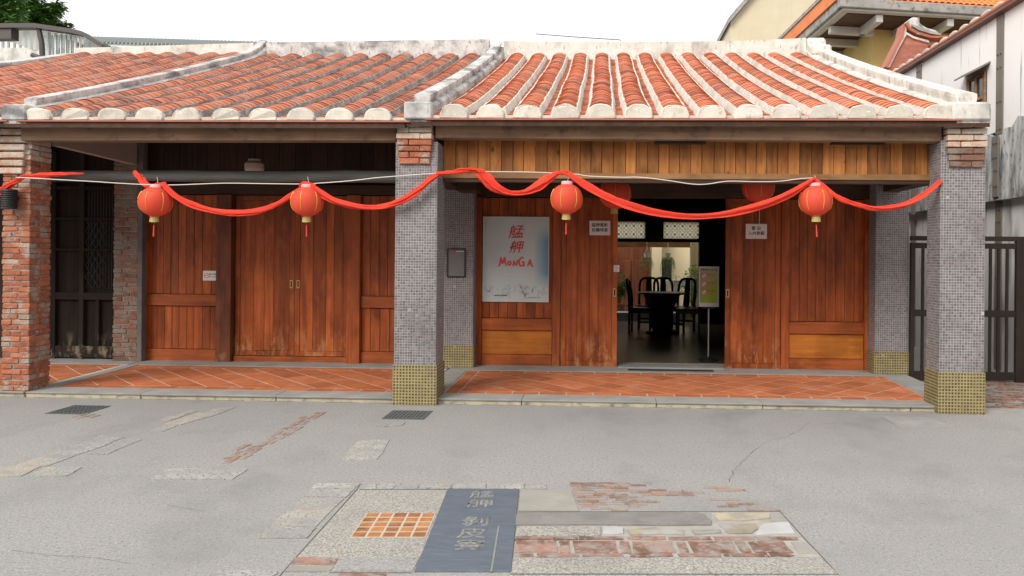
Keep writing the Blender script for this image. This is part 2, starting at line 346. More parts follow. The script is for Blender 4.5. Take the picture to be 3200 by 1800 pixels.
M['gold'] = PLAIN('lantern_gold', (.80, .50, .10), .4, .3)
M['tag_yellow'] = PLAIN('yellow_paper', (.42, .34, .11), .6)
M['tassel'] = PLAIN('red_tassel', (.60, .05, .035), .7)
M['cable'] = PLAIN('white_cable', (.66, .62, .58), .5)
M['paper'] = PLAIN('white_paper', (.72, .66, .64), .6)
M['white'] = PLAIN('white_plastic', (.74, .74, .72), .45)
M['ink'] = PLAIN('black_ink', (.02, .018, .018), .6)
M['red_ink'] = PLAIN('red_ink', (.62, .035, .045), .5)
M['pink_ink'] = PLAIN('light_red_ink', (.68, .09, .10), .5)
M['grey_ink'] = PLAIN('grey_ink', (.40, .42, .43), .6)
M['gold_ink'] = PLAIN('gold_ink', (.45, .36, .16), .6)
M['glass'] = PLAIN('glass', (.72, .80, .82), .08, 0, .5, .85)
M['dark_glass'] = PLAIN('dark_glass', (.05, .055, .055), .12, 0, .6)
M['black_wood'] = WOOD('black_lacquer_wood', (.012, .008, .006), (.022, .014, .010), 'Z', .35, .2, 20)
M['terrazzo'] = MAT('dark_terrazzo', (.10, .095, .082), (.065, .06, .052), 90, .28, .03, spec=.5, stains=[((.26, .25, .22), 130, .62, .68, (1, 1, 1), .7)])
M['leaf'] = MAT('green_leaf', (.055, .13, .022), (.09, .19, .035), 5, .5, 0, piece=.4)
M['leaf_light'] = MAT('light_green_leaf', (.16, .28, .06), (.26, .38, .11), 5, .5, 0, piece=.4)
M['tree_leaf'] = MAT('tree_leaf', (.060, .145, .028), (.125, .25, .055), 1.2, .5, 0, piece=.45)
M['bark'] = MAT('bark', (.12, .09, .06), (.07, .05, .035), 8, .9, .8)
M['ceramic'] = PLAIN('white_ceramic', (.78, .77, .72), .2, 0, .5)
M['terracotta_pot'] = PLAIN('brown_glazed_pot', (.20, .075, .035), .4)
M['canopy'] = PLAIN('brown_canopy_steel', (.075, .062, .058), .55)
M['metal_roof'] = MAT('grey_green_metal_roof', (.30, .335, .32), (.27, .30, .29), 1, .5, 0)
M['pale'] = PLAIN('pale_shade', (.50, .40, .36), .7)
M['pinkwall'] = MAT('pale_party_wall', (.42, .36, .32), (.38, .32, .29), 2, .9, .1)
M['grate'] = MAT('grey_grate', (.15, .165, .17), (.12, .13, .135), 20, .55, .1, metal=.3)
M['crack'] = PLAIN('crack_dirt', (.10, .098, .095), .9)
M['dark_concrete'] = MAT('dark_concrete', (.15, .145, .135), (.11, .105, .10), 5, .9, .4)
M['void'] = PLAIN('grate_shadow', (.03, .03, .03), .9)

# ------------------------------------------------------------------ lettering
def text(name, body, mat, parent, origin, ux, uy, size, bold=0.0, depth=0.002, shear=0.0, squash=(1, 1), align='CENTER'):
    """flat lettering: origin in the world, ux / uy the reading and up directions"""
    cu_ = bpy.data.curves.new(name, 'FONT'); cu_.body = body; cu_.size = 1.0; cu_.align_x = align; cu_.align_y = 'CENTER'
    cu_.offset = bold; cu_.resolution_u = 3; cu_.shear = shear
    tmp = bpy.data.objects.new('tmp', cu_); scn.collection.objects.link(tmp)
    dg = bpy.context.evaluated_depsgraph_get(); me = bpy.data.meshes.new_from_object(tmp.evaluated_get(dg))
    bpy.data.objects.remove(tmp); bpy.data.curves.remove(cu_)
    ux, uy = Vector(ux).normalized(), Vector(uy).normalized(); uz = ux.cross(uy)
    me.name = name; me.materials.clear(); me.materials.append(mat)
    for v in me.vertices:
        v.co = ux * (v.co.x * size * squash[0]) + uy * (v.co.y * size * squash[1])
    bm = bmesh.new(); bm.from_mesh(me)
    g = bmesh.ops.extrude_face_region(bm, geom=bm.faces[:]); vs = [e for e in g['geom'] if isinstance(e, bmesh.types.BMVert)]
    bmesh.ops.translate(bm, verts=vs, vec=uz * depth); bmesh.ops.recalc_face_normals(bm, faces=bm.faces); bm.to_mesh(me); bm.free()
    o = bpy.data.objects.new(name, me); link(o, parent, origin); return o
def stroke(mb, pts, wd, Y, dy=.002):     # brush stroke in the XZ plane with varying width, pts [(x, z)]
    P = [Vector((p[0], 0, p[1])) for p in pts]; P = curve(P, 5); n = len(P)
    L, Rr = [], []
    for i, p in enumerate(P):
        t = (P[min(i + 1, n - 1)] - P[max(i - 1, 0)]).normalized(); q = Vector((-t.z, 0, t.x))
        k = wd * (.55 + .6 * math.sin(math.pi * (.12 + .8 * i / (n - 1))))
        L.append(p + q * k / 2); Rr.append(p - q * k / 2)
    for i in range(n - 1):
        a, b, c, d = L[i], L[i + 1], Rr[i + 1], Rr[i]
        mb.add([(v.x, Y, v.z) for v in (a, b, c, d)] + [(v.x, Y - dy, v.z) for v in (a, b, c, d)],
               [(0, 1, 2, 3), (7, 6, 5, 4), (0, 4, 5, 1), (1, 5, 6, 2), (2, 6, 7, 3), (3, 7, 4, 0)])


# ================================================================== THE SETTING
# ------------------------------------------------------------------ street
g = MB()
g.add([(-600, -600, 0), (600, -600, 0), (600, 600, 0), (-600, 600, 0)], [(0, 1, 2, 3)])
street = g.build('street', M['street']); tag(street, kind='structure')
def gz(x, y): p = atZ(x, y, 0); return (p.x, p.y)
def zm2(x, y): return gz(x * .3438, 982.1 + y * .3438)
def zm3(x, y): return gz(603.8 + x * .3438, 1167.3 + y * .3438)
def zm4(x, y): return gz(1247.8 + x * .375, 1167.3 + y * .375)
def wob(pts, amt, n=3):           # irregular edge
    o = []
    for i in range(len(pts)):
        a, b = Vector(pts[i]), Vector(pts[(i + 1) % len(pts)])
        for k in range(n):
            p = a.lerp(b, k / n); o.append((p.x + random.uniform(-amt, amt), p.y + random.uniform(-amt, amt)))
    return o
def paver(pts, mat, name='paving_stone', h=.005, wobble=.008, n=3, bevel=0):
    return MB().slab(wob(pts, wobble, n) if wobble else list(pts), -.03, h + random.uniform(-.001, .0015)).build(name, M[mat], street, bevel)
def rectpts(f, x0, x1, y0, y1):   # a rectangle square to the house front from zoom pixels
    a = f((x0 + x1) / 2, y0); b = f((x0 + x1) / 2, y1); ym = (y0 + y1) / 2
    xa = f(x0, ym)[0]; xb = f(x1, ym)[0]
    return [(xa, b[1]), (xb, b[1]), (xb, a[1]), (xa, a[1])]
EU, EV = Vector((math.cos(R(4)), math.sin(R(4)))), Vector((-math.sin(R(4)), math.cos(R(4))))   # the inlaid panel lies 4 degrees askew
def row_rect(f, xs, y0, y1):
    ym = (y0 + y1) / 2; a, b = Vector(f(xs[0], ym)), Vector(f(xs[1], ym)); c = (Vector(f((xs[0] + xs[1]) / 2, y0)) - Vector(f((xs[0] + xs[1]) / 2, y1))).dot(EV) / 2
    return [tuple(a - EV * c), tuple(b - EV * c), tuple(b + EV * c), tuple(a + EV * c)]
for q in [[(-60, 560), (120, 556), (300, 562), (150, 630), (-60, 632)], [(215, 630), (345, 566), (600, 562), (480, 632)], [(120, 550), (490, 422), (695, 432), (330, 558)],
          [(505, 416), (640, 378), (815, 384), (715, 426)], [(650, 372), (730, 330), (912, 346), (825, 380)], [(640, 468), (855, 372), (1030, 362), (790, 470)],
          [(1100, 302), (1200, 254), (1300, 256), (1180, 304)], [(1210, 248), (1440, 166), (1620, 170), (1320, 252)], [(1170, 218), (1395, 146), (1435, 156), (1240, 222)],
          [(1480, 170), (1580, 132), (1720, 126), (1610, 168)], [(1100, 655), (1230, 570), (1820, 576), (1690, 655)], [(1605, 1326), (2030, 1326), (1960, 1400), (1540, 1400)]]:
    paver([zm2(*p) for p in q], 'granite', wobble=.012)
for q in [[(2320, 682), (2648, 684), (2588, 722), (2280, 718)], [(2270, 727), (2588, 730), (2525, 785), (2222, 779)], [(2215, 787), (2520, 793), (2318, 1000), (1982, 990)], [(1972, 1000), (2310, 1008), (2235, 1086), (1890, 1082)]]:
    paver([zm2(*p) for p in q], 'granite', wobble=.008)
for q in [[(902, 1108), (983, 1106), (948, 1158), (862, 1157)], [(950, 1066), (1020, 1063), (1008, 1072), (942, 1075)]]:
    paver([gz(*p) for p in q], 'granite', wobble=.01)
# broken line of thin bricks
a, b = Vector(gz(545, 1172)), Vector(gz(812, 1036)); L = (b - a).length; d = (b - a) / L
k = 0.0
while k < L:
    for side in (-.085, -.03, .03, .08):
        if random.random() < (.30 if abs(side) > .05 else .72):
            c = a + d * k + Vector((side + random.uniform(-.01, .01), random.uniform(-.05, .05))); ln = random.uniform(.06, .16)
            paver([(c.x - .022, c.y - ln / 2), (c.x + .022, c.y - ln / 2), (c.x + .022, c.y + ln / 2), (c.x - .022, c.y + ln / 2)], 'thin_brick', 'brick', .004, .007)
    k += .125
for px, py in ((190, 1047), (205, 1050), (222, 1046), (236, 1048), (208, 1044)):
    c = Vector(gz(px, py)); paver([(c.x - .02, c.y - .07), (c.x + .02, c.y - .07), (c.x + .025, c.y + .07), (c.x - .02, c.y + .07)], 'thin_brick', 'brick', .004, .006)
# the inlaid panel: seams are gaps between slabs
XL, XP0, XP1 = -1.66, -.985, -.50
def seam(x0, y0, x1, y1, wd=.008):
    v = Vector((x1 - x0, y1 - y0)).normalized(); q = Vector((-v.y, v.x)) * wd / 2
    return MB().slab([(x0 - q.x, y0 - q.y), (x1 - q.x, y1 - q.y), (x1 + q.x, y1 + q.y), (x0 + q.x, y0 + q.y)], -.01, .0022).build('joint_seam', M['crack'], street)
ps = [zm3(*p) for p in [(880, 148), (855, 187), (285, 825), (160, 960)]]
for i in range(3): seam(*ps[i], *ps[i + 1], .006)
ps = [zm4(*p) for p in [(1905, 320), (2060, 490), (2195, 632), (2300, 748), (2420, 880)]]
for i in range(4): seam(*ps[i], *ps[i + 1], .005)
seam(*zm3(1530, 188), *zm3(880, 188), .005); seam(*zm3(905, 365), *zm3(660, 680), .006); seam(*zm3(415, 681), *zm3(1320, 686), .006); seam(*zm3(655, 796), *zm3(1260, 798), .006)
seam(*zm4(150, 322), *zm4(1905, 318), .006); seam(*zm4(95, 740), *zm4(2300, 742), .006)
paver([zm3(*p) for p in [(858, 195), (1515, 195), (1275, 795), (318, 795)]], 'agg', 'paving_slab', .0012, 0)
paver([zm3(*p) for p in [(728, 694), (1308, 694), (1262, 790), (668, 790)]], 'street', 'paving_slab', .005, .002)
paver([zm3(*p) for p in [(378, 752), (690, 750), (660, 792), (335, 792)]], 'smooth_concrete', 'paving_slab', .005, .004)
for x0, x1 in ((882, 994), (1008, 1130), (1152, 1308), (1316, 1548), (1556, 1800), (1806, 2080), (2092, 2235)):
    paver(row_rect(zm3, (x0, x1), 150, 185), 'granite', wobble=.008)
paver([zm3(*p) for p in [(402, 686), (720, 691), (690, 745), (376, 740)]], 'paver_brick', 'brick', .005, .006)
paver([zm3(*p) for p in [(730, 806), (1065, 808), (1040, 860), (690, 856)]], 'paver_brick', 'brick', .005, .006)
mo0 = Vector(gz(880, 1354)); mw, mh = .425, .43
def mo(a, b): q = mo0 + EU * a + EV * b; return (q.x, q.y)
M['pale_grout'] = PLAIN('pale_grout', (.46, .41, .34), .8)
MB().slab([mo(0, 0), mo(mw, 0), mo(mw, mh), mo(0, mh)], -.02, .0052).build('mosaic_bed', M['pale_grout'], street)
tw = mw / 5; th = mh / 5
M['amber'] = MAT('amber_tile', (.42, .185, .065), (.31, .115, .042), 14, .45, .1, piece=.4, stains=[((.50, .30, .14), 9, .5, .7, (1, 1, 1), .5)], spec=.4)
ame = MB().box(-tw / 2 + .005, tw / 2 - .005, -th / 2 + .006, th / 2 - .006, -.01, .0062).mesh('mosaic_tile', M['amber'], .003)
for i in range(5):
    for j in range(5): q = mo((i + .5) * tw, (j + .5) * th); inst('mosaic_tile', ame, street, (q[0], q[1], random.uniform(-.0004, .001)), (0, 0, R(4)))
# right half of the panel
paver([zm4(*p) for p in [(165, 176), (498, 176), (552, 318), (152, 318)]], 'smooth_concrete', 'paving_slab', .004, .004)
rows = [(130, [(505, 1040)]), (145, [(505, 1000)]), (160, [(510, 960), (1400, 1560)]), (178, [(515, 1250), (1490, 1670)]), (193, [(515, 1390)]), (208, [(520, 1320)]), (225, [(525, 980)]), (240, [(525, 980), (1430, 1620)]),
        (255, [(540, 1090)]), (270, [(545, 1010), (1550, 1750)]), (285, [(560, 960), (1480, 1620)]), (300, [(650, 880), (1680, 1840)]), (311, [(650, 870), (1700, 1900)])]
for yy, spans in rows:
    for x0, x1 in spans:
        x = x0 + random.uniform(-15, 15)
        while x < x1:
            x2 = min(x + random.uniform(60, 150), x1 + 10)
            if random.random() < .9: paver(row_rect(zm4, (x, x2 - 5), yy - 6, yy + 6), 'thin_brick', 'brick', .004, .005, 2)
            x = x2
paver([zm4(*p) for p in [(140, 333), (700, 330), (1340, 328), (1405, 350), (1438, 385), (1438, 412), (700, 414), (130, 414)]], 'grey_stone', 'paving_stone', .006, .006, 2)
paver([zm4(*p) for p in [(1445, 328), (1900, 324), (2052, 488), (705, 486), (708, 424), (1446, 418)]], 'mortar', 'mortar_bed', .002, .004)
for q in [[(1465, 342), (1600, 333), (1820, 340), (1840, 372), (1650, 386), (1490, 384)], [(1500, 416), (1750, 405), (1752, 440), (1722, 470), (1560, 470)], [(885, 452), (1060, 434), (1250, 452), (1258, 480), (900, 482)], [(1322, 454), (1496, 446), (1512, 470), (1330, 477)]]:
    paver([zm4(*p) for p in q], 'field_stone', 'paving_stone', .008, .008, 2)
for q in [[(1842, 332), (1905, 330), (1958, 385), (1842, 388)], [(1975, 526), (2078, 526), (2160, 604), (2034, 604)]]: paver([zm4(*p) for p in q], 'smooth_concrete', 'paving_slab', .005, .003)
M['white_stone'] = MAT('white_stone', (.46, .455, .45), (.36, .355, .35), 4, .8, .4, 30)
for q in [[(1800, 406), (1958, 397), (2000, 470), (1745, 482), (1762, 440)], [(716, 428), (790, 424), (850, 434), (850, 470), (790, 482), (718, 478)]]: paver([zm4(*p) for p in q], 'white_stone', 'paving_stone', .007, .006, 2)
paver([zm4(*p) for p in [(138, 420), (700, 425), (702, 484), (130, 484)]], 'agg', 'paving_slab', .004, .002)
paver([zm4(*p) for p in [(132, 490), (2052, 494), (2185, 628), (116, 626)]], 'mortar', 'mortar_bed', .0015, .003)
for x0, x1, y0, y1 in [(130, 380, 491, 514), (385, 548, 493, 514), (560, 850, 491, 512), (890, 1135, 491, 514), (1160, 1440, 493, 516), (1465, 1735, 493, 516), (1750, 2020, 494, 516),
                       (128, 405, 520, 598), (430, 492, 524, 600), (525, 805, 520, 600), (838, 894, 524, 602), (922, 1190, 524, 602), (1228, 1280, 526, 602), (1312, 1602, 524, 602), (1628, 1690, 526, 602), (1712, 1962, 524, 602),
                       (122, 250, 604, 624), (276, 560, 604, 626), (580, 850, 604, 624), (900, 1182, 606, 626), (1222, 1512, 606, 626), (1532, 1822, 606, 626), (1842, 1990, 606, 624)]:
    paver(row_rect(zm4, (x0, x1), y0, y1), 'paver_brick', 'brick', .0055, .006, 3)
paver([zm4(*p) for p in [(105, 636), (2190, 634), (2290, 738), (92, 736)]], 'agg', 'paving_slab', .003, .002)
paver([zm4(*p) for p in [(90, 746), (2300, 748), (2420, 880), (60, 880)]], 'agg', 'paving_slab', .003, .002)
# crack and service patch
cp = curve([(*gz(*p), .0005) for p in [(2035, 1062), (1990, 1095), (1930, 1112), (1880, 1150), (1850, 1180), (1833, 1212)]], 5)
cp = [(p.x + random.uniform(-.012, .012), p.y + random.uniform(-.012, .012), .0008) for p in cp]
ck = MB()
for i in range(len(cp) - 1):
    wdt = random.uniform(.001, .004); x0, y0, z0 = cp[i]; x1, y1, z1 = cp[i + 1]
    ck.add([(x0 - wdt, y0, z0), (x0 + wdt, y0, z0), (x1 + wdt, y1, z1), (x1 - wdt, y1, z1)], [(0, 1, 2, 3)])
ck.build('crack', M['crack'], street)
for pts2 in ([(30, 1385), (120, 1396), (240, 1404), (330, 1418)], [(420, 1270), (470, 1279), (515, 1287)], [(498, 1312), (520, 1300), (540, 1288)], [(905, 1208), (950, 1178), (985, 1160)], [(60, 1190), (150, 1168), (230, 1132), (330, 1095)], [(318, 1098), (372, 1085), (400, 1072)], [(2235, 1052), (2160, 1062), (2070, 1066)]):
    cp = curve([(*gz(*q_), .0008) for q_ in pts2], 8); ck = MB()
    for i in range(len(cp) - 1):
        wdt = random.uniform(.0008, .002); a_, b_ = cp[i], cp[i + 1]; j1 = random.uniform(-.006, .006)
        ck.add([(a_.x, a_.y - wdt, .0008), (b_.x, b_.y - wdt + j1, .0008), (b_.x, b_.y + wdt + j1, .0008), (a_.x, a_.y + wdt, .0008)], [(0, 1, 2, 3)])
    ck.build('crack', M['crack'], street)
paver([gz(*p) for p in [(2220, 1048), (2330, 1050), (2405, 1075), (2265, 1078)]], 'kerb', 'service_cover', .004, .002)
# blue slate plaque
pq = empty('pavement_plaque', ((XP0 + XP1) / 2, -3.8, 0), 'blue-grey slate plaque with carved characters set flush in the street paving', 'plaque')
pY0, pY1 = -4.53, -3.11
MB().slab([gz(1042, 1440), gz(1286, 1440), gz(1306, 1232), gz(1127, 1232)], -.03, .008).build('slab', M['slate'], pq, .003)
def plq(px, py): p = atZ(1280 / S + px * 360 / 1863 / S, 1520 / S + py * 280 / 1449 / S, .008); return p
for ch, cx, cy, hh in (('艋', 1185, 135, 105), ('舺', 1150, 280, 125), ('剝', 1075, 570, 150), ('皮', 1020, 762, 165), ('寮', 975, 960, 165)):
    c = plq(cx, cy); t_, b_ = plq(cx, cy - hh / 2), plq(cx, cy + hh / 2); hgt = (t_.y - b_.y)
    text('carved_character', ch, M['carved'], pq, (c.x, c.y, .0082), (EU.x, EU.y, 0), (EV.x, EV.y, 0), .130, .013, .0015, squash=(1.38, hgt / .118))
c = plq(1115, 375); MB().lathe([(.007, 0), (.007, .002)], (c.x, c.y, .0082), 10).build('carved_dot', M['carved'], pq)
a, b = plq(1440, 645), plq(1320, 1380); MB().slab([(b.x - .005, b.y), (b.x + .005, b.y), (a.x + .005, a.y), (a.x - .005, a.y)], .0082, .0098).build('carved_line', M['carved'], pq)
# drain grates
def grate(pts, label):
    p = [Vector(gz(*q)) for q in pts]; c = sum(p, Vector((0, 0))) / 4
    x0, x1 = (p[0].x + p[3].x) / 2, (p[1].x + p[2].x) / 2; y0, y1 = (p[2].y + p[3].y) / 2, (p[0].y + p[1].y) / 2
    e = empty('drain_grate', (c.x, c.y, 0), label, 'drain grate', 'drain grates in the street')
    MB().box(x0, x1, y0, y1, -.02, .002).build('pit', M['void'], e)
    f = MB(); f.box(x0, x1, y0, y0 + .02, -.02, .006); f.box(x0, x1, y1 - .02, y1, -.02, .006); f.box(x0, x0 + .02, y0 + .0202, y1 - .0202, -.02, .006); f.box(x1 - .02, x1, y0 + .0202, y1 - .0202, -.02, .006)
    f.build('frame', M['grate'], e)
    n = int((x1 - x0) / .036); bm_ = MB().box(-.011, .011, y0 - c.y + .021, y1 - c.y - .021, -.01, .0055).mesh('bar', M['grate'])
    for i in range(1, n): inst('bar', bm_, e, (x0 + (x1 - x0) * i / n, c.y, 0))
    n = int((y1 - y0) / .07)
    for i in range(1, n): yy = y0 + (y1 - y0) * i / n; MB().box(x0 + .021, x1 - .021, yy - .006, yy + .006, -.01, .0050).build('cross_bar', M['grate'], e)
grate([(175, 1021), (275, 1021), (222, 1042), (120, 1042)], 'grey slotted drain grate in front of the brick pillar')
grate([(985, 1034), (1088, 1034), (1068, 1055), (962, 1055)], 'grey drain grate in front of the mosaic column between the two houses')

# contact shade painted in with dirt along the foot of the kerb and columns
def shade_grime(x0, x1, y, w0, w1, seg=.09):
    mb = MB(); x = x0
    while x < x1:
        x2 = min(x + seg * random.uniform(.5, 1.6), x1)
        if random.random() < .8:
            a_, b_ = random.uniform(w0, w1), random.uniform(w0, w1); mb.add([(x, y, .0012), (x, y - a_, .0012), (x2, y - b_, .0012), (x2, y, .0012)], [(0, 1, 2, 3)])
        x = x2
    return mb.build('kerb_shade_grime', M['shade_grime'], street)
M['shade_grime'] = MAT('contact_shade_grime', (.15, .145, .13), (.20, .195, .18), 30, .9, .3, 80)
shade_grime(-6.2, -2.22, -.008, .006, .030); shade_grime(-1.74, 3.48, -.008, .006, .034); shade_grime(-2.22, -1.74, -.112, .004, .020, .04); shade_grime(3.49, 3.97, -.112, .004, .022, .04); shade_grime(-6.6, -6.27, -.002, .004, .03, .05)
# ------------------------------------------------------------------ porch floors
def zf(Y): return .058 + .018 * max(Y, 0)     # the porch falls towards the street
def clip(poly, x0, x1, y0, y1):
    def cut(P, ins, itx):
        o = []
        for i in range(len(P)):
            a, b = P[i - 1], P[i]
            if ins(b):
                if not ins(a): o.append(itx(a, b))
                o.append(b)
            elif ins(a): o.append(itx(a, b))
        return o
    for ax, lim, sg in ((0, x0, 1), (0, x1, -1), (1, y0, 1), (1, y1, -1)):
        def ins(p): return sg * (p[ax] - lim) >= 0
        def itx(a, b): t = (lim - a[ax]) / (b[ax] - a[ax]); return (a[0] + t * (b[0] - a[0]), a[1] + t * (b[1] - a[1]))
        poly = cut(poly, ins, itx)
        if not poly: return []
    return poly
def tile_piece(parent, poly, h):
    MB().prism(poly, lambda p: (p[0], p[1], zf(p[1]) - .012), lambda p: (p[0], p[1], zf(p[1]) + h)).build('floor_tile', M['terracotta'], parent)
def porch(name, x0, x1, tx0, tx1, ty0, ty1, frame_left, frame_right):
    e = bpy.data.objects.new(name, None); link(e, None, ((x0 + x1) / 2, 1.2, 0)); tag(e, kind='structure')
    MB().hexa([(x0, .275, -.1), (x1, .275, -.1), (x1, 2.75, -.1), (x0, 2.75, -.1), (x0, .275, zf(.275)), (x1, .275, zf(.275)), (x1, 2.75, zf(2.75)), (x0, 2.75, zf(2.75))]).build('slab', M['grout'], e)
    x = x0; i = 0
    while x < x1 - .05:                           # kerb stones
        x2 = min(x + random.uniform(1.1, 1.6), x1)
        if x1 - x2 < .4: x2 = x1
        MB().hexa([(x + .002, -.02, .036), (x2 - .002, -.02, .036), (x2 - .002, .272, .036), (x + .002, .272, .036), (x + .002, -.03, zf(0)), (x2 - .002, -.03, zf(0)), (x2 - .002, .272, zf(.272) + .006), (x + .002, .272, zf(.272) + .006)]).build('kerb_stone', M['kerb'], e, .004)
        MB().box(x + .004, x2 - .004, -.012 + random.uniform(-.006, .004), .2, -.05, .0358).build('kerb_base', M['kerb_face'], e, .006)
        x = x2
    # concrete borders at the back and the sides
    for (a0, a1, b0, b1) in [(x0, x1, ty1 + .01, 2.6)] + ([(x0, tx0 - .01, .285, ty1)] if frame_left else []) + ([(tx1 + .01, x1, .285, ty1)] if frame_right else []):
        MB().hexa([(a0, b0, 0), (a1, b0, 0), (a1, b1, 0), (a0, b1, 0), (a0, b0, zf(b0) + .008), (a1, b0, zf(b0) + .008), (a1, b1, zf(b1) + .008), (a0, b1, zf(b1) + .008)]).build('border_strip', M['kerb'], e)
    jn = .017; bw = .155
    # border course of tiles along the front, the back and the left
    for yb0, yb1 in ((ty0, ty0 + bw), (ty1 - bw, ty1)):
        x = tx0 + bw
        while x < tx1 - .02:
            x2 = min(x + .30, tx1); tile_piece(e, [(x + jn / 2, yb0 + jn / 2), (x2 - jn / 2, yb0 + jn / 2), (x2 - jn / 2, yb1 - jn / 2), (x + jn / 2, yb1 - jn / 2)], .0025 + random.uniform(0, .0015)); x = x2
    for xb0 in (tx0, ):
        y = ty0
        while y < ty1 - .02:
            y2 = min(y + .30, ty1); tile_piece(e, [(xb0 + jn / 2, y + jn / 2), (xb0 + bw - jn / 2, y + jn / 2), (xb0 + bw - jn / 2, y2 - jn / 2), (xb0 + jn / 2, y2 - jn / 2)], .0025 + random.uniform(0, .0015)); y = y2
    a = .30; h = a / math.sqrt(2)
    ix0, ix1, iy0, iy1 = tx0 + bw + jn / 2, tx1 - jn / 2, ty0 + bw + jn / 2, ty1 - bw - jn / 2
    for i in range(-2, int((ix1 - ix0) / h) + 3):
        for j in range(-2, int((iy1 - iy0) / h) + 3):
            if (i + j) % 2: continue
            cx, cy = ix0 + i * h, iy0 + j * h; k = h - jn * .7
            pl = clip([(cx - k, cy), (cx, cy - k), (cx + k, cy), (cx, cy + k)], ix0, ix1, iy0, iy1)
            ar = abs(sum(pl[q][0] * pl[q - 1][1] - pl[q - 1][0] * pl[q][1] for q in range(len(pl)))) / 2 if len(pl) > 2 else 0
            if ar > .001: tile_piece(e, pl, .0025 + random.uniform(0, .0015))
    return e
porch('porch_floor', -2.0, 3.95, -1.74, 3.60, .28, 1.86, True, True)
porch('porch_floor', -6.30, -2.02, -6.16, -2.06, .28, 1.90, True, False)
porch('porch_floor', -10.8, -6.32, -10.4, -6.40, .30, 1.90, False, False)
MB().box(-10.8, 3.97, 2.76, 9.9, -.1, zf(2.75) + .004).build('room_floor', M['terrazzo']); tag(bpy.data.objects['room_floor'], kind='structure')
# alley floor and courtyard
al = empty('alley_floor', (4.9, 3, 0)); del_keys = None; tag(al, kind='structure')
MB().box(3.98, 6.0, .0, 14, -.05, .012).build('bed', M['kerb'], al)
for i in range(24):
    for j in range(9):
        x = 4.0 + j * .215 + (i % 2) * .1; y = .25 + i * .105
        if x < 5.7 and random.random() < .82: inst('brick', bpy.data.meshes.get('alley_brick') or MB().box(-.1, .1, -.047, .047, 0, .025).mesh('alley_brick', M['paver_brick'], .004), al, (x + .1, y, random.uniform(-.004, 0)), (0, 0, random.uniform(-.03, .03)))

# ================================================================== HOUSES
YE, YR = -.20, 5.90
def prof(ze, zr, Y):
    t = (Y - YE) / (YR - YE); return ze + (zr - ze) * (.90 * t + .10 * t * t)
def slope(ze, zr, Y): return math.atan2(prof(ze, zr, Y + .01) - prof(ze, zr, Y - .01), .02)
def sweep(mb, xs_zs, ys, zfun, lift=None):     # constant section (list of (x, dz)) along the roof curve
    n = len(xs_zs); b = len(mb.v)
    for i, Y in enumerate(ys):
        z = zfun(Y) + (lift(Y) if lift else 0)
        for x, dz in xs_zs: mb.v.append((x, Y, z + dz))
    for i in range(len(ys) - 1):
        for k in range(n):
            q = (k + 1) % n; mb.f.append((b + i * n + k, b + i * n + q, b + (i + 1) * n + q, b + (i + 1) * n + k))
    mb.f.append(tuple(b + k for k in range(n))); e = b + (len(ys) - 1) * n; mb.f.append(tuple(e + k for k in range(n))[::-1])
    return mb
def arc_tile(wd, rise, ln, lift, thick, n=6, concave=False):
    m_ = MB(); top = []; bot = []; up = []
    for k in range(n + 1):
        u = -1 + 2 * k / n; x = u * wd / 2; z = rise * (1 - u * u) * (-1 if concave else 1) + (rise if concave else 0)
        top.append((x, 0, z + lift)); bot.append((x * .97, .004, z + lift - thick)); up.append((x * .94, ln, z))
    v = bot + top + up; f = []; N1 = n + 1
    for k in range(n): f += [(k, k + 1, N1 + k + 1, N1 + k), (N1 + k, N1 + k + 1, 2 * N1 + k + 1, 2 * N1 + k)]
    m_.add(v, f); return m_
def lay(protos, places, mat, name, parent, world):   # many tiles joined in one mesh
    V = []; F = []; b = 0
    for (x, y, z, a, dx, rz) in places:
        p = np.array(protos.v); ca, sa = math.cos(a), math.sin(a); cz, sz = math.cos(rz), math.sin(rz)
        px, py = p[:, 0] * cz - p[:, 1] * sz, p[:, 0] * sz + p[:, 1] * cz
        q = np.stack([px + x, py * ca - p[:, 2] * sa + y, py * sa + p[:, 2] * ca + z], 1)
        V.append(q); F += [tuple(i + b for i in f) for f in protos.f]; b += len(p)
    mb = MB(); mb.v = [tuple(r) for r in np.concatenate(V)]; mb.f = F
    return mb.build(name, mat, parent, kind='stuff')
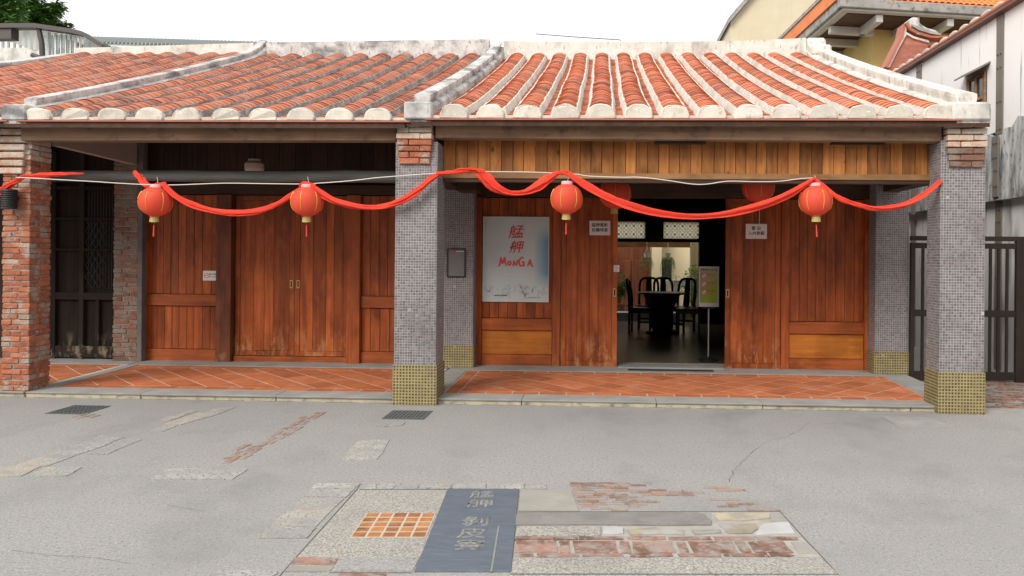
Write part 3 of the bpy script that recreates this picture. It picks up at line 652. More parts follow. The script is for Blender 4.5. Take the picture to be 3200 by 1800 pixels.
def roof(house, x0, x1, ribs, ze, zr, tmat, fmat, cmat, caph, deck0, deck1, n_ind=300, ind_xmin=-99, rh=.0):
    zf_ = lambda Y: prof(ze, zr, Y)
    ys = [YE - .04 + (YR - YE + .04) * i / 14 for i in range(15)]
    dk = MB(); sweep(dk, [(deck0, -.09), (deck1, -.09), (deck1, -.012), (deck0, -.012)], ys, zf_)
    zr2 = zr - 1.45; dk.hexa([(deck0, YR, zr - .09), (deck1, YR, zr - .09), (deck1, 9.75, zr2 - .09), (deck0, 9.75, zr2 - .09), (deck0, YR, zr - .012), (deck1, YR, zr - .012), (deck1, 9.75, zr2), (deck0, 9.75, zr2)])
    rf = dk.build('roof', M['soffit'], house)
    cov = arc_tile(.256, .050, .135, .008, .009, 8); val = arc_tile(.17, .018, .135, .009, .010, 4, True)
    cme = cov.mesh('roof_tile', M[tmat], smooth=False); vme = val.mesh('valley_tile', M[tmat])
    rows = int((YR - YE) / .104); cp_, vp_ = [], []
    vx = [(ribs[i] + ribs[i + 1]) / 2 for i in range(len(ribs) - 1)] + [ribs[0] - (ribs[1] - ribs[0]) / 2, ribs[-1] + (ribs[1] - ribs[0]) / 2]
    vx = [x for x in vx if x0 - .02 < x < x1 + .02]
    wander = {x: [random.uniform(-.012, .012) for _ in range(7)] for x in ribs + vx}
    def wn(x, Y): t = (Y - YE) / (YR - YE) * 5.99; i = int(t); wv = wander[x]; return wv[i] + (wv[i + 1] - wv[i]) * (t - i)
    for j in range(rows):
        Y = YE + .03 + j * .104; z = zf_(Y); a = slope(ze, zr, Y)
        for x in ribs: cp_.append((x + wn(x, Y), Y + random.uniform(-.008, .008), z + .078 - rh, a + random.uniform(-.02, .03), 0, random.uniform(-.03, .03)))
        for x in vx: vp_.append((x, Y, z + .002, a + random.uniform(-.015, .02), 0, 0))
    ni = n_ind; big = [p for p in cp_ if p[0] > ind_xmin]; rest = [p for p in cp_ if p[0] <= ind_xmin]
    for p in big[:ni]: inst('roof_tile', cme, rf, p[:3], (p[3], 0, p[5]))
    if big[ni:] + rest: lay(cov, big[ni:] + rest, M[tmat], 'upper_roof_tiles', rf, None)
    nv = min(n_ind, 300)
    bigv = [p for p in vp_ if p[0] > ind_xmin]; restv = [p for p in vp_ if p[0] <= ind_xmin]
    for p in bigv[:nv]: inst('valley_tile', vme, rf, p[:3], (p[3], 0, 0))
    if bigv[nv:] + restv: lay(val, bigv[nv:] + restv, M[tmat], 'upper_valley_tiles', rf, None)
    ys2 = [YE + (YR - YE) * i / 60 for i in range(61)]
    for x in ribs:
        f_ = MB()
        for sgn in (-1, 1):
            b = len(f_.v)
            for i, Y in enumerate(ys2):
                z = zf_(Y); xx = x + wn(x, Y); jt = random.uniform(-.008, .008)
                for dx, dz in ((.160 + jt, -.005), (.131, .092 - rh + random.uniform(-.005, .008)), (.085, .085 - rh), (.085, -.005)): f_.v.append((xx + sgn * dx, Y, z + dz))
            for i in range(len(ys2) - 1):
                for k in range(4): q = (k + 1) % 4; f_.f.append((b + i * 4 + k, b + i * 4 + q, b + (i + 1) * 4 + q, b + (i + 1) * 4 + k))
            f_.f.append((b, b + 1, b + 2, b + 3)); e = b + 4 * (len(ys2) - 1); f_.f.append((e, e + 1, e + 2, e + 3))
        f_.build('mortar_fillet', M[fmat], rf)
    # rounded end caps of the ribs
    pl = [(-.150, -.03), (.150, -.03), (.150, .012), (.132, caph * .55), (.105, caph * .78), (.062, caph * .94), (0, caph), (-.062, caph * .94), (-.105, caph * .78), (-.132, caph * .55), (-.150, .012)]
    cms = []
    for _ in range(6):
        pj = [(q_[0] + random.uniform(-.008, .008), q_[1] * random.uniform(.93, 1.05) if q_[1] > 0 else q_[1]) for q_ in pl]
        cms.append(MB().prism(pj, lambda p: (p[0], -.045 + random.uniform(-.006, .006), p[1]), lambda p: (p[0] * .93, .10, p[1])).mesh('end_cap', M[cmat], .012))
    for x in ribs: inst('end_cap', random.choice(cms), rf, (x + random.uniform(-.010, .010), YE, ze + .002), (random.uniform(-.03, .03), random.uniform(-.03, .03), random.uniform(-.05, .05)))
    MB().box(x0, x1, YE - .02, YE + .06, ze - .028, ze + .012).build('eave_mortar', M[cmat], rf, .006)
    MB().box(x0 - .05, x1 + .05, YE - .065, YE + .30, ze - .044, ze - .030).build('eave_board', M['lintel_red'], rf, .003)
    return rf
def rake(house, xa, xb, ze, zr, mat, cap, hs=(.15, .27), y0=YE - .04, curl=.10, splay=0):
    zf_ = lambda Y: prof(ze, zr, Y); ys = [y0 + (YR + .1 - y0) * i / 26 for i in range(27)]
    lift = lambda Y: curl * max(0, (Y - (YR - .7)) / .8) ** 2
    r1 = sweep(MB(), [(xa, -.05), (xb, -.05), (xb, hs[0] - .03), (xb - .02, hs[0]), (xa + .02, hs[0]), (xa, hs[0] - .03)], ys, zf_, lift).build('rake_ridge', M[mat], house)
    c0, c1 = cap
    sweep(MB(), [(c0, hs[0]), (c1, hs[0]), (c1 + .012, hs[1] - .05), (c1 + .012, hs[1] - .012), (c1 - .015, hs[1]), (c0 + .015, hs[1]), (c0 - .012, hs[1] - .012), (c0 - .012, hs[1] - .05)], [max(y, y0 + .16) for y in ys[1:]], zf_, lift).build('coping', M[mat], r1)
    return r1
def boards(parent, x0, x1, ya, yb, z0, z1, n, mat, name='board', jit=.15, gap=.004):
    ws = [1 + random.uniform(-jit, jit) for _ in range(n)]; t = sum(ws); x = x0
    for w_ in ws:
        x2 = x + (x1 - x0) * w_ / t; box(name, M[mat], parent, x + gap / 2, x2 - gap / 2, ya + random.uniform(0, .004), yb, z0, z1, .003); x = x2
def mosaic_face(mb, p0, ux, uz, nrm, nx, nz, pitch_x, pitch_z, tile):
    for i in range(nx):
        for j in range(nz):
            if random.random() < (.008 if j < 3 else .0018): continue
            c = p0 + nrm * random.uniform(-.0012, .0006) + ux * ((i + .5) * pitch_x) + uz * ((j + .5) * pitch_z); h = tile / 2; d_ = nrm * .0035; h2 = h * .84
            q = [c - ux * h - uz * h, c + ux * h - uz * h, c + ux * h + uz * h, c - ux * h + uz * h]; q2 = [c - ux * h2 - uz * h2 + d_, c + ux * h2 - uz * h2 + d_, c + ux * h2 + uz * h2 + d_, c - ux * h2 + uz * h2 + d_]
            mb.add(q + q2, [(4, 5, 6, 7), (0, 1, 5, 4), (1, 2, 6, 5), (2, 3, 7, 6), (3, 0, 4, 7)])
def mosaic_column(house, x0, x1, y0, y1, zb, zt, base_h, faces='FLR', ext=.012):
    col = MB().box(x0, x1, y0, y1, zb + base_h, zt).build('column', M['mosaic_grout'], house)
    base = MB().box(x0 - ext, x1 + ext, y0 - ext, y1 + ext, zb, zb + base_h).build('column_base', M['base_grout'], house)
    def do(bx0, bx1, by0, by1, za, zb_, pit, tile):
        mb = MB(); X1, Yv, Zv = Vector((1, 0, 0)), Vector((0, 1, 0)), Vector((0, 0, 1)); nz = max(1, round((zb_ - za) / pit)); pz = (zb_ - za) / nz
        nx = max(1, round((bx1 - bx0) / pit)); ny = max(1, round((by1 - by0) / pit))
        if 'F' in faces: mosaic_face(mb, Vector((bx0, by0 - .0005, za)), X1, Zv, -Yv, nx, nz, (bx1 - bx0) / nx, pz, tile)
        if 'R' in faces: mosaic_face(mb, Vector((bx1 + .0005, by0, za)), Yv, Zv, X1, ny, nz, (by1 - by0) / ny, pz, tile)
        if 'L' in faces: mosaic_face(mb, Vector((bx0 - .0005, by1, za)), -Yv, Zv, -X1, ny, nz, (by1 - by0) / ny, pz, tile)
        return mb
    do(x0, x1, y0, y1, zb + base_h, zt, .0286, .0225).build('mosaic_tiles', M['mosaic'], col, kind='stuff')
    do(x0 - ext, x1 + ext, y0 - ext, y1 + ext, zb, zb + base_h, .0325, .020).build('mosaic_tiles', M['base_tile'], base, kind='stuff')
    return col
_bm = {}
def brick_mesh(l, d, h, mat):
    k = (round(l, 3), round(d, 3), round(h, 3), mat, random.randint(0, 2))
    if k not in _bm:
        b_ = MB().box(-l / 2, l / 2, -d / 2, d / 2, 0, h); b_.v = [tuple(c + random.uniform(-.004, .004) for c in p) for p in b_.v]; _bm[k] = b_.mesh('brick', M[mat], .005)
    return _bm[k]
def brick_pillar(house, x0, x1, y0, y1, z0, z1, mat='brick', ch=.0605, name='brick_column', pale_above=None):
    col = MB().box(x0 + .010, x1 - .010, y0 + .010, y1 - .010, z0, z1).build(name, M['joint'], house)
    n = int((z1 - z0) / ch); W, D = x1 - x0, y1 - y0; g_ = .010
    for i in range(n):
        z = z0 + i * ch + .004; f = .62 + random.uniform(-.08, .08); s_ = .5 + random.uniform(-.08, .08)
        if i % 2 == 0: L_ = [(0, W * f, 0, .11), (W * f + g_, W, 0, D * s_), (W - .11, W, D * s_ + g_, D), (0, .11, .12, D)]
        else: L_ = [(0, W * (1 - f), 0, D * .5), (W * (1 - f) + g_, W, 0, .11), (W - .11, W, .12, D * (s_ * .9)), (W - .11, W, D * s_ * .9 + g_, D)]
        for a0, a1, b0, b1 in L_:
            mm = 'brick_pale' if (pale_above and z > pale_above) else mat
            inst('brick', brick_mesh(round((a1 - a0) / .01) * .01, round((b1 - b0) / .01) * .01, ch - .010, mm), col, (x0 + (a0 + a1) / 2 + random.uniform(-.005, .005), y0 + (b0 + b1) / 2 + random.uniform(-.006, .004), z), (0, random.uniform(-.012, .012), random.uniform(-.02, .02)))
    return col
def capital(house, x0, x1, yf, z0, z1, mats, steps):
    cap_ = MB().box(x0 + .03, x1 - .03, yf + .02, yf + .40, z0, z1).build('brick_capital', M['joint'], house)
    n = len(steps); ch = (z1 - z0) / n
    for i, st in enumerate(steps):      # from the bottom up: st is how far the course stands out
        z = z0 + i * ch + .004; a0, a1 = x0 + st[0], x1 - st[0]; x = a0; k = i % 2
        cuts = [a0, a0 + (a1 - a0) * (.34 if k else .66), a1]
        for c0, c1 in zip(cuts[:-1], cuts[1:]):
            inst('brick', brick_mesh(round((c1 - c0 - .008) / .01) * .01, .16, round(ch - .010, 3), mats[min(i, len(mats) - 1)]), cap_, ((c0 + c1) / 2, yf - st[1] + .08, z), (0, random.uniform(-.008, .008), random.uniform(-.01, .01)))
    return cap_
def handle(door, x, Y, z):
    f_ = MB(); f_.box(x - .020, x + .020, Y - .006, Y, z - .055, z - .043); f_.box(x - .020, x + .020, Y - .006, Y, z + .043, z + .055)
    f_.box(x - .020, x - .011, Y - .006, Y, z - .0428, z + .0428); f_.box(x + .011, x + .020, Y - .006, Y, z - .0428, z + .0428); f_.build('handle', M['brass'], door)
    MB().box(x - .0108, x + .0108, Y - .001, Y + .001, z - .0427, z + .0427).build('handle_recess', M['void'], door)
def plank_door(house, x0, x1, Y, z0, z1, n, hx, hz, mat='door', rails=()):
    d_ = MB().box(x0 + .005, x1 - .005, Y + .014, Y + .045, z0, z1).build('door', M[mat], house)
    boards(d_, x0 + .072, x1 - .072, Y, Y + .013, z0 + .072, z1 - .07, n, mat, 'plank', .3, .002)
    for a, b in ((x0, x0 + .07), (x1 - .07, x1)): box('stile', M[mat], d_, a, b, Y - .004, Y + .013, z0, z1, .003)
    for a, b in ((z0, z0 + .07), (z1 - .068, z1)): box('door_rail', M[mat], d_, x0 + .0705, x1 - .0705, Y - .003, Y + .013, a, b, .003)
    if hx is not None: handle(d_, hx, Y - .0045, hz)
    return d_

# ------------------------------------------------------------------ right-hand house
YW = 2.30
house = empty('shophouse', (1.0, 2.3, 0), 'timber-fronted shophouse with open doorway, mosaic columns and tiled roof', 'house', 'row of old shophouses')
zeR, zrR = 3.052, 5.15
ribsR = [-1.546 + .3812 * i for i in range(14)]
roof(house, -1.80, 3.60, ribsR, zeR, zrR, 'tile', 'fillet', 'cap', .128, -2.06, 3.93)
rake(house, -2.07, -1.80, zeR, zrR, 'plaster_grey', (-2.02, -1.87), (.12, .22))
rake(house, 3.60, 3.94, zeR, zrR, 'plaster', (3.70, 3.90), (.12, .23))
rw = MB(); n = 24
for i in range(n):
    def top(t): return 5.455 + .035 * (2 * abs(t - .42)) ** 3 + .02 * max(0, t - .7)
    xa, xb = -1.80 + 5.40 * i / n, -1.80 + 5.40 * (i + 1) / n; ta, tb = top(i / n), top((i + 1) / n)
    rw.hexa([(xa, YR - .08, 5.0), (xb, YR - .08, 5.0), (xb, YR + .14, 5.0), (xa, YR + .14, 5.0), (xa, YR - .06, ta), (xb, YR - .06, tb), (xb, YR + .12, tb), (xa, YR + .12, ta)])
rw.build('ridge_wall', M['plaster'], house)
MB().prism([(YR - .5, 5.1), (YR + .25, 5.1), (YR + .25, 5.50), (YR - .05, 5.53), (YR - .12, 5.48), (YR - .16, 5.40), (YR - .25, 5.33), (YR - .5, 5.28)], lambda p: (3.61, *p), lambda p: (3.93, *p)).build('ridge_scroll', M['plaster'], house, .035)
# blocks at the eave ends of the rakes
MB().box(-2.08, -1.79, -.26, .02, 3.02, 3.20).build('eave_block', M['plaster_grey'], house, .012)
MB().box(3.55, 3.93, -.27, .05, 3.01, 3.20).build('eave_block', M['plaster'], house, .02)
# columns
mosaic_column(house, -2.20, -1.755, -.10, .30, 0, 2.80, .425, 'FLR')
mosaic_column(house, 3.505, 3.955, -.10, .24, 0, 2.83, .43, 'FLR')
mosaic_column(house, -2.15, -1.71, 2.06, 2.40, zf(2.06), 2.62, .30, 'FRL')
mosaic_column(house, 3.56, 3.98, 2.02, 2.40, zf(2.02), 2.62, .30, 'FRL')
capital(house, -2.19, -1.80, -.135, 2.56, 3.02, ['brick', 'brick', 'brick', 'brick', 'brick_pale', 'brick_pale', 'brick_pale'], [(.030, 0), (.022, .008), (.014, .016), (.006, .022), (.0, .026), (.010, .02), (.010, .02)])
capital(house, 3.54, 3.95, -.135, 2.55, 3.02, ['brick_dark', 'brick_dark', 'brick_dark', 'brick_pale', 'brick_pale', 'brick_pale', 'brick_pale'], [(.030, 0), (.020, .010), (.012, .018), (.0, .03), (.0, .03), (.0, .03), (.0, .03)])
# front beam, boarded fascia
MB().hexa([(-1.785, -.08, 2.848), (3.52, -.08, 2.825), (3.52, .10, 2.825), (-1.785, .10, 2.848), (-1.785, -.08, 3.018), (3.52, -.08, 3.018), (3.52, .10, 3.018), (-1.785, .10, 3.018)]).build('front_beam', M['beam'], house, .006)
fa = MB().box(-1.75, 3.62, .24, .26, 2.44, 3.1).build('fascia', M['darkw'], house)
boards(fa, -1.75, 3.62, .212, .238, 2.505, 2.95, 44, 'fascia', 'board', .12, .005)
box('fascia_rail', M['fascia_rail'], fa, -1.75, 3.63, .165, .26, 2.440, 2.504, .006)
box('fascia_rail', M['darkx'], fa, -1.75, 3.63, .180, .26, 2.400, 2.438, .004)
for xa, xb in ((2.42, 2.98), (.55, 1.10)): box('strip_light', M['black_metal'], house, xa, xb, .03, .09, 2.806, 2.828, .003)
# walls above, cross beams
MB().prism([(.28, 2.62), (2.05, 2.62), (2.05, 3.75), (.28, 3.1)], lambda p: (-2.08, *p), lambda p: (-1.84, *p)).build('cross_wall', M['darkw'], house)
MB().prism([(.28, 2.62), (2.05, 2.62), (2.05, 3.75), (.28, 3.1)], lambda p: (3.62, *p), lambda p: (3.88, *p)).build('cross_wall', M['darkw'], house)
box('cross_beam', M['darkx'], house, -2.06, -1.86, .28, 2.10, 2.47, 2.62); box('cross_beam', M['darkx'], house, 3.65, 3.85, .26, 2.10, 2.47, 2.62)
box('beam_end', M['darkx'], house, -1.86, -1.60, 1.55, 2.04, 2.42, 2.52)
# door wall
xr = {k: X_(k, YW) for k in (1198, 1212, 1390, 1410, 1553, 1560, 1815, 1825, 1965, 1985, 2175)}
zt0 = .10
box('header', M['darkx'], house, -1.71, 3.56, YW - .03, YW + .12, 2.395, 2.585, .005)
boards(MB().box(-1.71, 3.58, YW + .03, YW + .06, 2.59, 3.80).build('transom_wall', M['darkw'], house), -1.71, 3.56, YW + .012, YW + .029, 2.59, 3.78, 26, 'darkw')
box('post', M['panelw'], house, -1.71, xr[1212], YW - .02, YW + .12, zt0, 2.39)
box('post', M['panelw'], house, xr[1390], xr[1410], YW - .02, YW + .12, zt0, 2.39)
box('post', M['panelw'], house, xr[1965], xr[1985], YW - .02, YW + .12, zt0, 2.39)
box('post', M['panelw'], house, xr[2175], 3.56, YW - .02, YW + .12, zt0, 2.39)
for (a, b, nb) in ((xr[1212] + .003, xr[1390] - .003, 8), (xr[1985] + .003, xr[2175] - .003, 8)):
    wp = MB().box(a, b, YW + .065, YW + .10, zt0, 2.39).build('wall_panel', M['darkw'], house)
    boards(wp, a, b, YW + .03, YW + .064, .75, 2.385, nb, 'panelw')
    box('panel_rail', M['rail'], wp, a, b, YW - .012, YW + .064, .585, .745); box('panel_plank', M['honey'], wp, a, b, YW + .02, YW + .064, .255, .580); box('panel_rail', M['rail'], wp, a, b, YW + .0, YW + .064, zt0 + .002, .252)
plank_door(house, xr[1410] + .004, xr[1553], YW + .01, .105, 2.39, 4, xr[1553] - .035, atY(1548, 736, YW).z)
plank_door(house, xr[1825], xr[1965] - .004, YW + .01, .105, 2.39, 4, xr[1825] + .032, atY(1828, 738, YW).z)
box('threshold', M['kerb'], house, xr[1553] + .02, xr[1825] - .02, YW - .10, YW + .14, .09, .118, .004)
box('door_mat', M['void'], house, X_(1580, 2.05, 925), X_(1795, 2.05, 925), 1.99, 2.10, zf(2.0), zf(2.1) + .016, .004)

# ------------------------------------------------------------------ left-hand house
houseL = empty('shophouse', (-4.1, 2.3, 0), 'timber-fronted shophouse with closed double doors beside the brick pillar', 'house', 'row of old shophouses')
zeL, zrL = 3.026, 5.17
ribsL = [-6.044 + .4084 * i for i in range(10)]
roof(houseL, -6.20, -2.07, ribsL, zeL, zrL, 'tile_old', 'fillet_grey', 'cap', .112, -6.40, -2.0715, rh=.022)
rake(houseL, -6.40, -6.16, zeL, zrL, 'plaster_grey', (-6.35, -6.23), (.11, .20), curl=.14)
rw = MB(); n = 20
for i in range(n):
    xa, xb = -6.16 + 4.09 * i / n, -6.16 + 4.09 * (i + 1) / n; ta, tb = 5.455 + .055 * i / n, 5.455 + .055 * (i + 1) / n
    rw.hexa([(xa, YR - .08, 5.0), (xb, YR - .08, 5.0), (xb, YR + .14, 5.0), (xa, YR + .14, 5.0), (xa, YR - .06, ta), (xb, YR - .06, tb), (xb, YR + .12, tb), (xa, YR + .12, ta)])
rw.build('ridge_wall', M['plaster_grey'], houseL)
MB().box(-6.42, -6.15, -.26, .02, 3.00, 3.17).build('eave_block', M['plaster_grey'], houseL, .012)
bxa, bxb = X_(4, 0, 800), X_(73, 0, 800)
brick_pillar(houseL, bxa, bxb, 0, .34, 0.0, 3.0, pale_above=2.6)
for i in range(6):      # corbelled courses, growing to the left under the eave
    box('corbel', M['brick_pale'], houseL, bxa - .03, bxb - .012 * (5 - i) - .01, -.035 - .006 * i, .02, 2.45 + i * .085, 2.515 + i * .085, .008)
brick_pillar(houseL, -6.70, -6.36, 2.18, 2.5, zf(2.2), 3.4, 'brick_dark', .064, 'rear_brick_pillar')
box('concrete_post', M['dark_concrete'], houseL, -6.352, -6.285, 2.16, 2.27, .09, 3.5)
MB().hexa([(-6.335, -.08, 2.806), (-2.205, -.08, 2.818), (-2.205, .10, 2.818), (-6.335, .10, 2.806), (-6.335, -.08, 2.992), (-2.205, -.08, 2.992), (-2.205, .10, 2.992), (-6.335, .10, 2.992)]).build('front_beam', M['beam'], houseL, .006)
lg = curve([(-6.40, .5, 2.475), (-5.2, .5, 2.485), (-4, .5, 2.478), (-2.9, .5, 2.488), (-2.1, .5, 2.482)], 6)
MB().tube(lg, [.062 + .010 * i / len(lg) + random.uniform(-.003, .003) for i in range(len(lg))], 14).build('log_beam', M['log'], houseL, smooth=True)
MB().prism([(.60, 2.84), (2.16, 2.80), (2.16, 3.7), (.60, 3.22)], lambda p: (-6.46, *p), lambda p: (-6.37, *p)).build('party_wall', M['pinkwall'], houseL)
xl = {k: X_(k, YW) for k in (345, 360, 370, 548, 577, 587, 592, 738, 875, 908, 990)}
boards(MB().box(-6.35, -2.1, YW + .10, YW + .13, 2.55, 3.80).build('transom_wall', M['darkw'], houseL), -6.35, -2.1, YW + .08, YW + .099, 2.55, 3.78, 20, 'darkw')
box('header', M['darkx'], houseL, -6.355, -2.1, YW - .02, YW + .12, 2.41, 2.545)
box('post', M['panelw'], houseL, xl[360], xl[370], YW - .02, YW + .12, .10, 2.405)
box('post', M['postw'], houseL, xl[548], xl[587] - .01, YW - .06, YW + .12, .10, 2.405); 
box('post', M['panelw'], houseL, xl[875], xl[908], YW - .06, YW + .12, .10, 2.405)
for (a, b, nb) in ((xl[370] + .003, xl[548] - .003, 9), (xl[908] + .003, -2.16, 9)):
    wp = MB().box(a, b, YW + .065, YW + .10, .10, 2.40).build('wall_panel', M['darkw'], houseL)
    boards(wp, a, b, YW + .03, YW + .064, 1.028, 2.40, nb, 'panelw'); boards(wp, a, b, YW + .03, YW + .064, .268, .862, nb, 'panelw')
    box('panel_rail', M['rail'], wp, a, b, YW - .005, YW + .064, .866, 1.024); box('panel_rail', M['rail'], wp, a, b, YW + .0, YW + .064, .102, .264)
plank_door(houseL, xl[587] + .004, xl[738] - .002, YW + .05, .185, 2.40, 4, xl[738] - .045, atY(731, 715, YW).z)
plank_door(houseL, xl[738] + .002, xl[875] - .004, YW + .05, .185, 2.40, 4, xl[738] + .05, atY(747, 715, YW).z)
box('threshold', M['rail'], houseL, xl[587] + .002, xl[875] - .002, YW + .01, YW + .12, .09, .18)
MB().box(-6.35, -2.0, YW + .16, YW + .22, .09, 3.72).build('light_gap_panel', M['darkw'], houseL)  # unseen panel added to stop daylight showing through the gap above the doors
MB().box(-6.40, -2.0, 9.45, 9.6, 0, 3.6).build('rear_wall', M['plaster'], houseL)
# ------------------------------------------------------------------ far-left house (roof and the old grille door)
houseF = empty('shophouse', (-8.6, 2.3, 0), 'leftmost shophouse with a blackened old door behind the brick pillar', 'house', 'row of old shophouses')
ribsF = [-6.75 - .40 * i for i in range(8)][::-1]
roof(houseF, -9.75, -6.40, ribsF, zeL, 5.20, 'tile_old', 'fillet_grey', 'cap', .11, -9.75, -6.4015, 240, rh=.022)
rake(houseF, -10.15, -9.76, zeL, 4.95, 'plaster_grey', (-10.08, -9.86), (.20, .32), curl=0)
rw = MB(); rw.hexa([(-9.75, YR - .08, 4.9), (-6.40, YR - .08, 4.9), (-6.40, YR + .14, 4.9), (-9.75, YR + .14, 4.9), (-9.75, YR - .06, 5.36), (-6.40, YR - .06, 5.45), (-6.40, YR + .12, 5.45), (-9.75, YR + .12, 5.36)])
rw.build('ridge_wall', M['plaster'], houseF)
box('front_beam', M['beam'], houseF, -11, bxa - .02, -.08, .1, 2.80, 2.99)
box('wall', M['darkw'], houseF, -11.2, -7.75, YW, YW + .15, .09, 3.75)
MB().box(-11.2, -6.42, YW + .17, YW + .23, .09, 3.70).build('light_gap_panel', M['darkw'], houseF)  # unseen backing added here too against light from behind
MB().box(-10.1, -6.42, 9.45, 9.6, 0, 3.6).build('rear_wall', M['plaster'], houseF)
gd = MB().box(-7.70, -6.69, YW + .06, YW + .10, .095, 3.7).build('door', M['old_door'], houseF)
xg0, xg1 = X_(130, YW) - .04, -6.71
zz = {k: atY(200, k, YW).z for k in (472, 550, 625, 690, 735, 755, 870, 900)}
for a, b in ((xg0, xg0 + .09), (X_(198, YW), X_(210, YW)), (xg1 - .06, xg1)): box('stile', M['old_door'], gd, a, b, YW, YW + .058, .10, 3.0, .005)
for k, h in ((472, .05), (550, .035), (628, .035), (745, .10), (885, .16)): zc = atY(200, k, YW).z; box('door_rail', M['old_door'], gd, xg0 + .091, xg1 - .061, YW + .004, YW + .05, zc - h / 2, zc + h / 2, .004)
for x in np.arange(X_(210, YW) + .05, xg1 - .07, .042): MB().tube([(x, YW + .03, zz[735] + .05), (x, YW + .03, 2.6)], .006, 6).build('grille_bar', M['black_metal'], gd)
for x in (X_(240, YW), ): box('stile', M['old_door'], gd, x, x + .05, YW + .006, YW + .05, atY(200, 885, YW).z + .081, atY(200, 745, YW).z - .051, .004)
xs = np.arange(X_(212, YW), xg1 - .08, .10)
gl = MB()
for x in xs[:-1]:
    for z_ in np.arange(zz[735] + .06, zz[550] - .15, .16):
        gl.tube([(x, YW + .022, z_), (x + .1, YW + .022, z_ + .16)], .005, 5); gl.tube([(x + .1, YW + .016, z_), (x, YW + .016, z_ + .16)], .005, 5)
gl.build('folding_grille', M['black_metal'], gd)

# ------------------------------------------------------------------ the room and courtyard seen through the doorway
room = empty('room_shell', (1, 6, 0)); tag(room, kind='structure')
for xa, xb2 in ((-1.99, -1.74), (3.60, 3.90)):
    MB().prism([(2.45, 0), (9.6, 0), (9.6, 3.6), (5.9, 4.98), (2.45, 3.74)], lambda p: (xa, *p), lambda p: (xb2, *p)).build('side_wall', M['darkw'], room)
YB = 9.5
xb = {k: X_(k, YB) for k in (1622, 1640, 1668, 1735, 1758, 1765)}; zb_ = {k: atY(1650, k, YB).z for k in (558, 561, 600, 609, 623)}
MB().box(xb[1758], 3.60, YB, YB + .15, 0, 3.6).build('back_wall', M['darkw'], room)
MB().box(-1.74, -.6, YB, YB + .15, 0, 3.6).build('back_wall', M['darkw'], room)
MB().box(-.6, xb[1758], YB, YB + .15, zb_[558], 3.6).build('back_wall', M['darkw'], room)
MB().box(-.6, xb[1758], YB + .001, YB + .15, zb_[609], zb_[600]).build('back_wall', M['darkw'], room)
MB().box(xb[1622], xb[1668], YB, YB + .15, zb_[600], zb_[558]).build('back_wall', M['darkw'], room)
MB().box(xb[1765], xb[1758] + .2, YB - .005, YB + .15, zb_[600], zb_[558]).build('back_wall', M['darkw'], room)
MB().box(xb[1758], 3.60, YB + .152, YB + .18, 0, 3.5).build('rear_bounce_layer', M['cream_wall'], room); MB().box(-1.74, xb[1758] - .001, YB + .152, YB + .18, zb_[558] + .02, 3.5).build('rear_bounce_layer', M['cream_wall'], room); MB().box(-1.74, -.61, YB + .152, YB + .18, 0, zb_[558]).build('rear_bounce_layer', M['cream_wall'], room)  # unseen cream layer added to bounce light onto the hanging pots
box('pale_beam', M['fascia_rail'], room, -1.2, X_(1740, 10.72), 10.72, 10.84, atY(1650, 622, 10.72).z, atY(1650, 607, 10.72).z)
# patterned screens in the transom
def screen(xa, xb_, za, zb2, label):
    e = empty('patterned_screen', ((xa + xb_) / 2, YB + .06, za), label, 'screen', 'patterned screens over the courtyard opening')
    MB().box(xa, xb_, YB + .09, YB + .10, za, zb2).build('backing', M['scr_back'], e)
    n = round((xb_ - xa) / .17); p = (xb_ - xa) / n; mb = MB()
    nz = 2; pz = (zb2 - za) / nz
    for i in range(n):
        for j in range(nz):
            cx, cz = xa + (i + .5) * p, za + (j + .5) * pz
            for (rx, rz) in ((.46, .46),):
                for k in range(8):
                    a0, a1 = k * math.pi / 4, (k + 1) * math.pi / 4
                    mb.tube([(cx + p * rx * math.cos(a0), YB + .07, cz + pz * rz * math.sin(a0)), (cx + p * rx * math.cos(a1), YB + .07, cz + pz * rz * math.sin(a1))], .0036, 4, False)
            mb.tube([(cx - p / 2, YB + .066, cz - pz / 2), (cx + p / 2, YB + .066, cz + pz / 2)], .0036, 4, False); mb.tube([(cx + p / 2, YB + .062, cz - pz / 2), (cx - p / 2, YB + .062, cz + pz / 2)], .0036, 4, False)
            mb.lathe([(.016, 0), (.016, .004)], (0, 0, 0), 8) if False else None
            mb.box(cx - .02, cx + .02, YB + .05, YB + .058, cz - .02, cz + .02)
    mb.build('lattice', M['scr_line'], e)
M['scr_back'] = PLAIN('screen_glass', (.86, .84, .74), .6, 0, .3, 0); M['scr_line'] = PLAIN('screen_pattern', (.22, .20, .14), .7)
ma = M['scr_back']; t = ma.node_tree; tr = N(t, 'ShaderNodeBsdfTranslucent'); tr.inputs[0].default_value = (.95, .93, .84, 1)
ms = N(t, 'ShaderNodeMixShader'); ms.inputs[0].default_value = .85; t.links.new(t.nodes['Principled BSDF'].outputs[0], ms.inputs[1]); t.links.new(tr.outputs[0], ms.inputs[2]); t.links.new(ms.outputs[0], t.nodes['Material Output'].inputs[0])
screen(-.55, xb[1622], zb_[600], zb_[558], 'short patterned glass screen in the doorway, left of the dark carved board')
screen(xb[1668], xb[1765], zb_[600], zb_[558], 'long patterned glass screen in the doorway, right of the dark carved board')
cb = empty('carved_board', (X_(1645, YB, 580), YB - .03, zb_[600]), 'dark vertical board with carved characters between the patterned screens', 'sign board')
MB().box(xb[1622] + .08, xb[1668] - .08, YB - .05, YB - .005, zb_[600] - .05, zb_[558] + .05).build('board', M['black_wood'], cb)
for i, ch in enumerate('三房'): text('carved_character', ch, M['darkx'], cb, (X_(1645, YB, 580), YB - .051, zb_[558] - .02 - i * .22), (1, 0, 0), (0, 0, 1), .18, .01, .004)
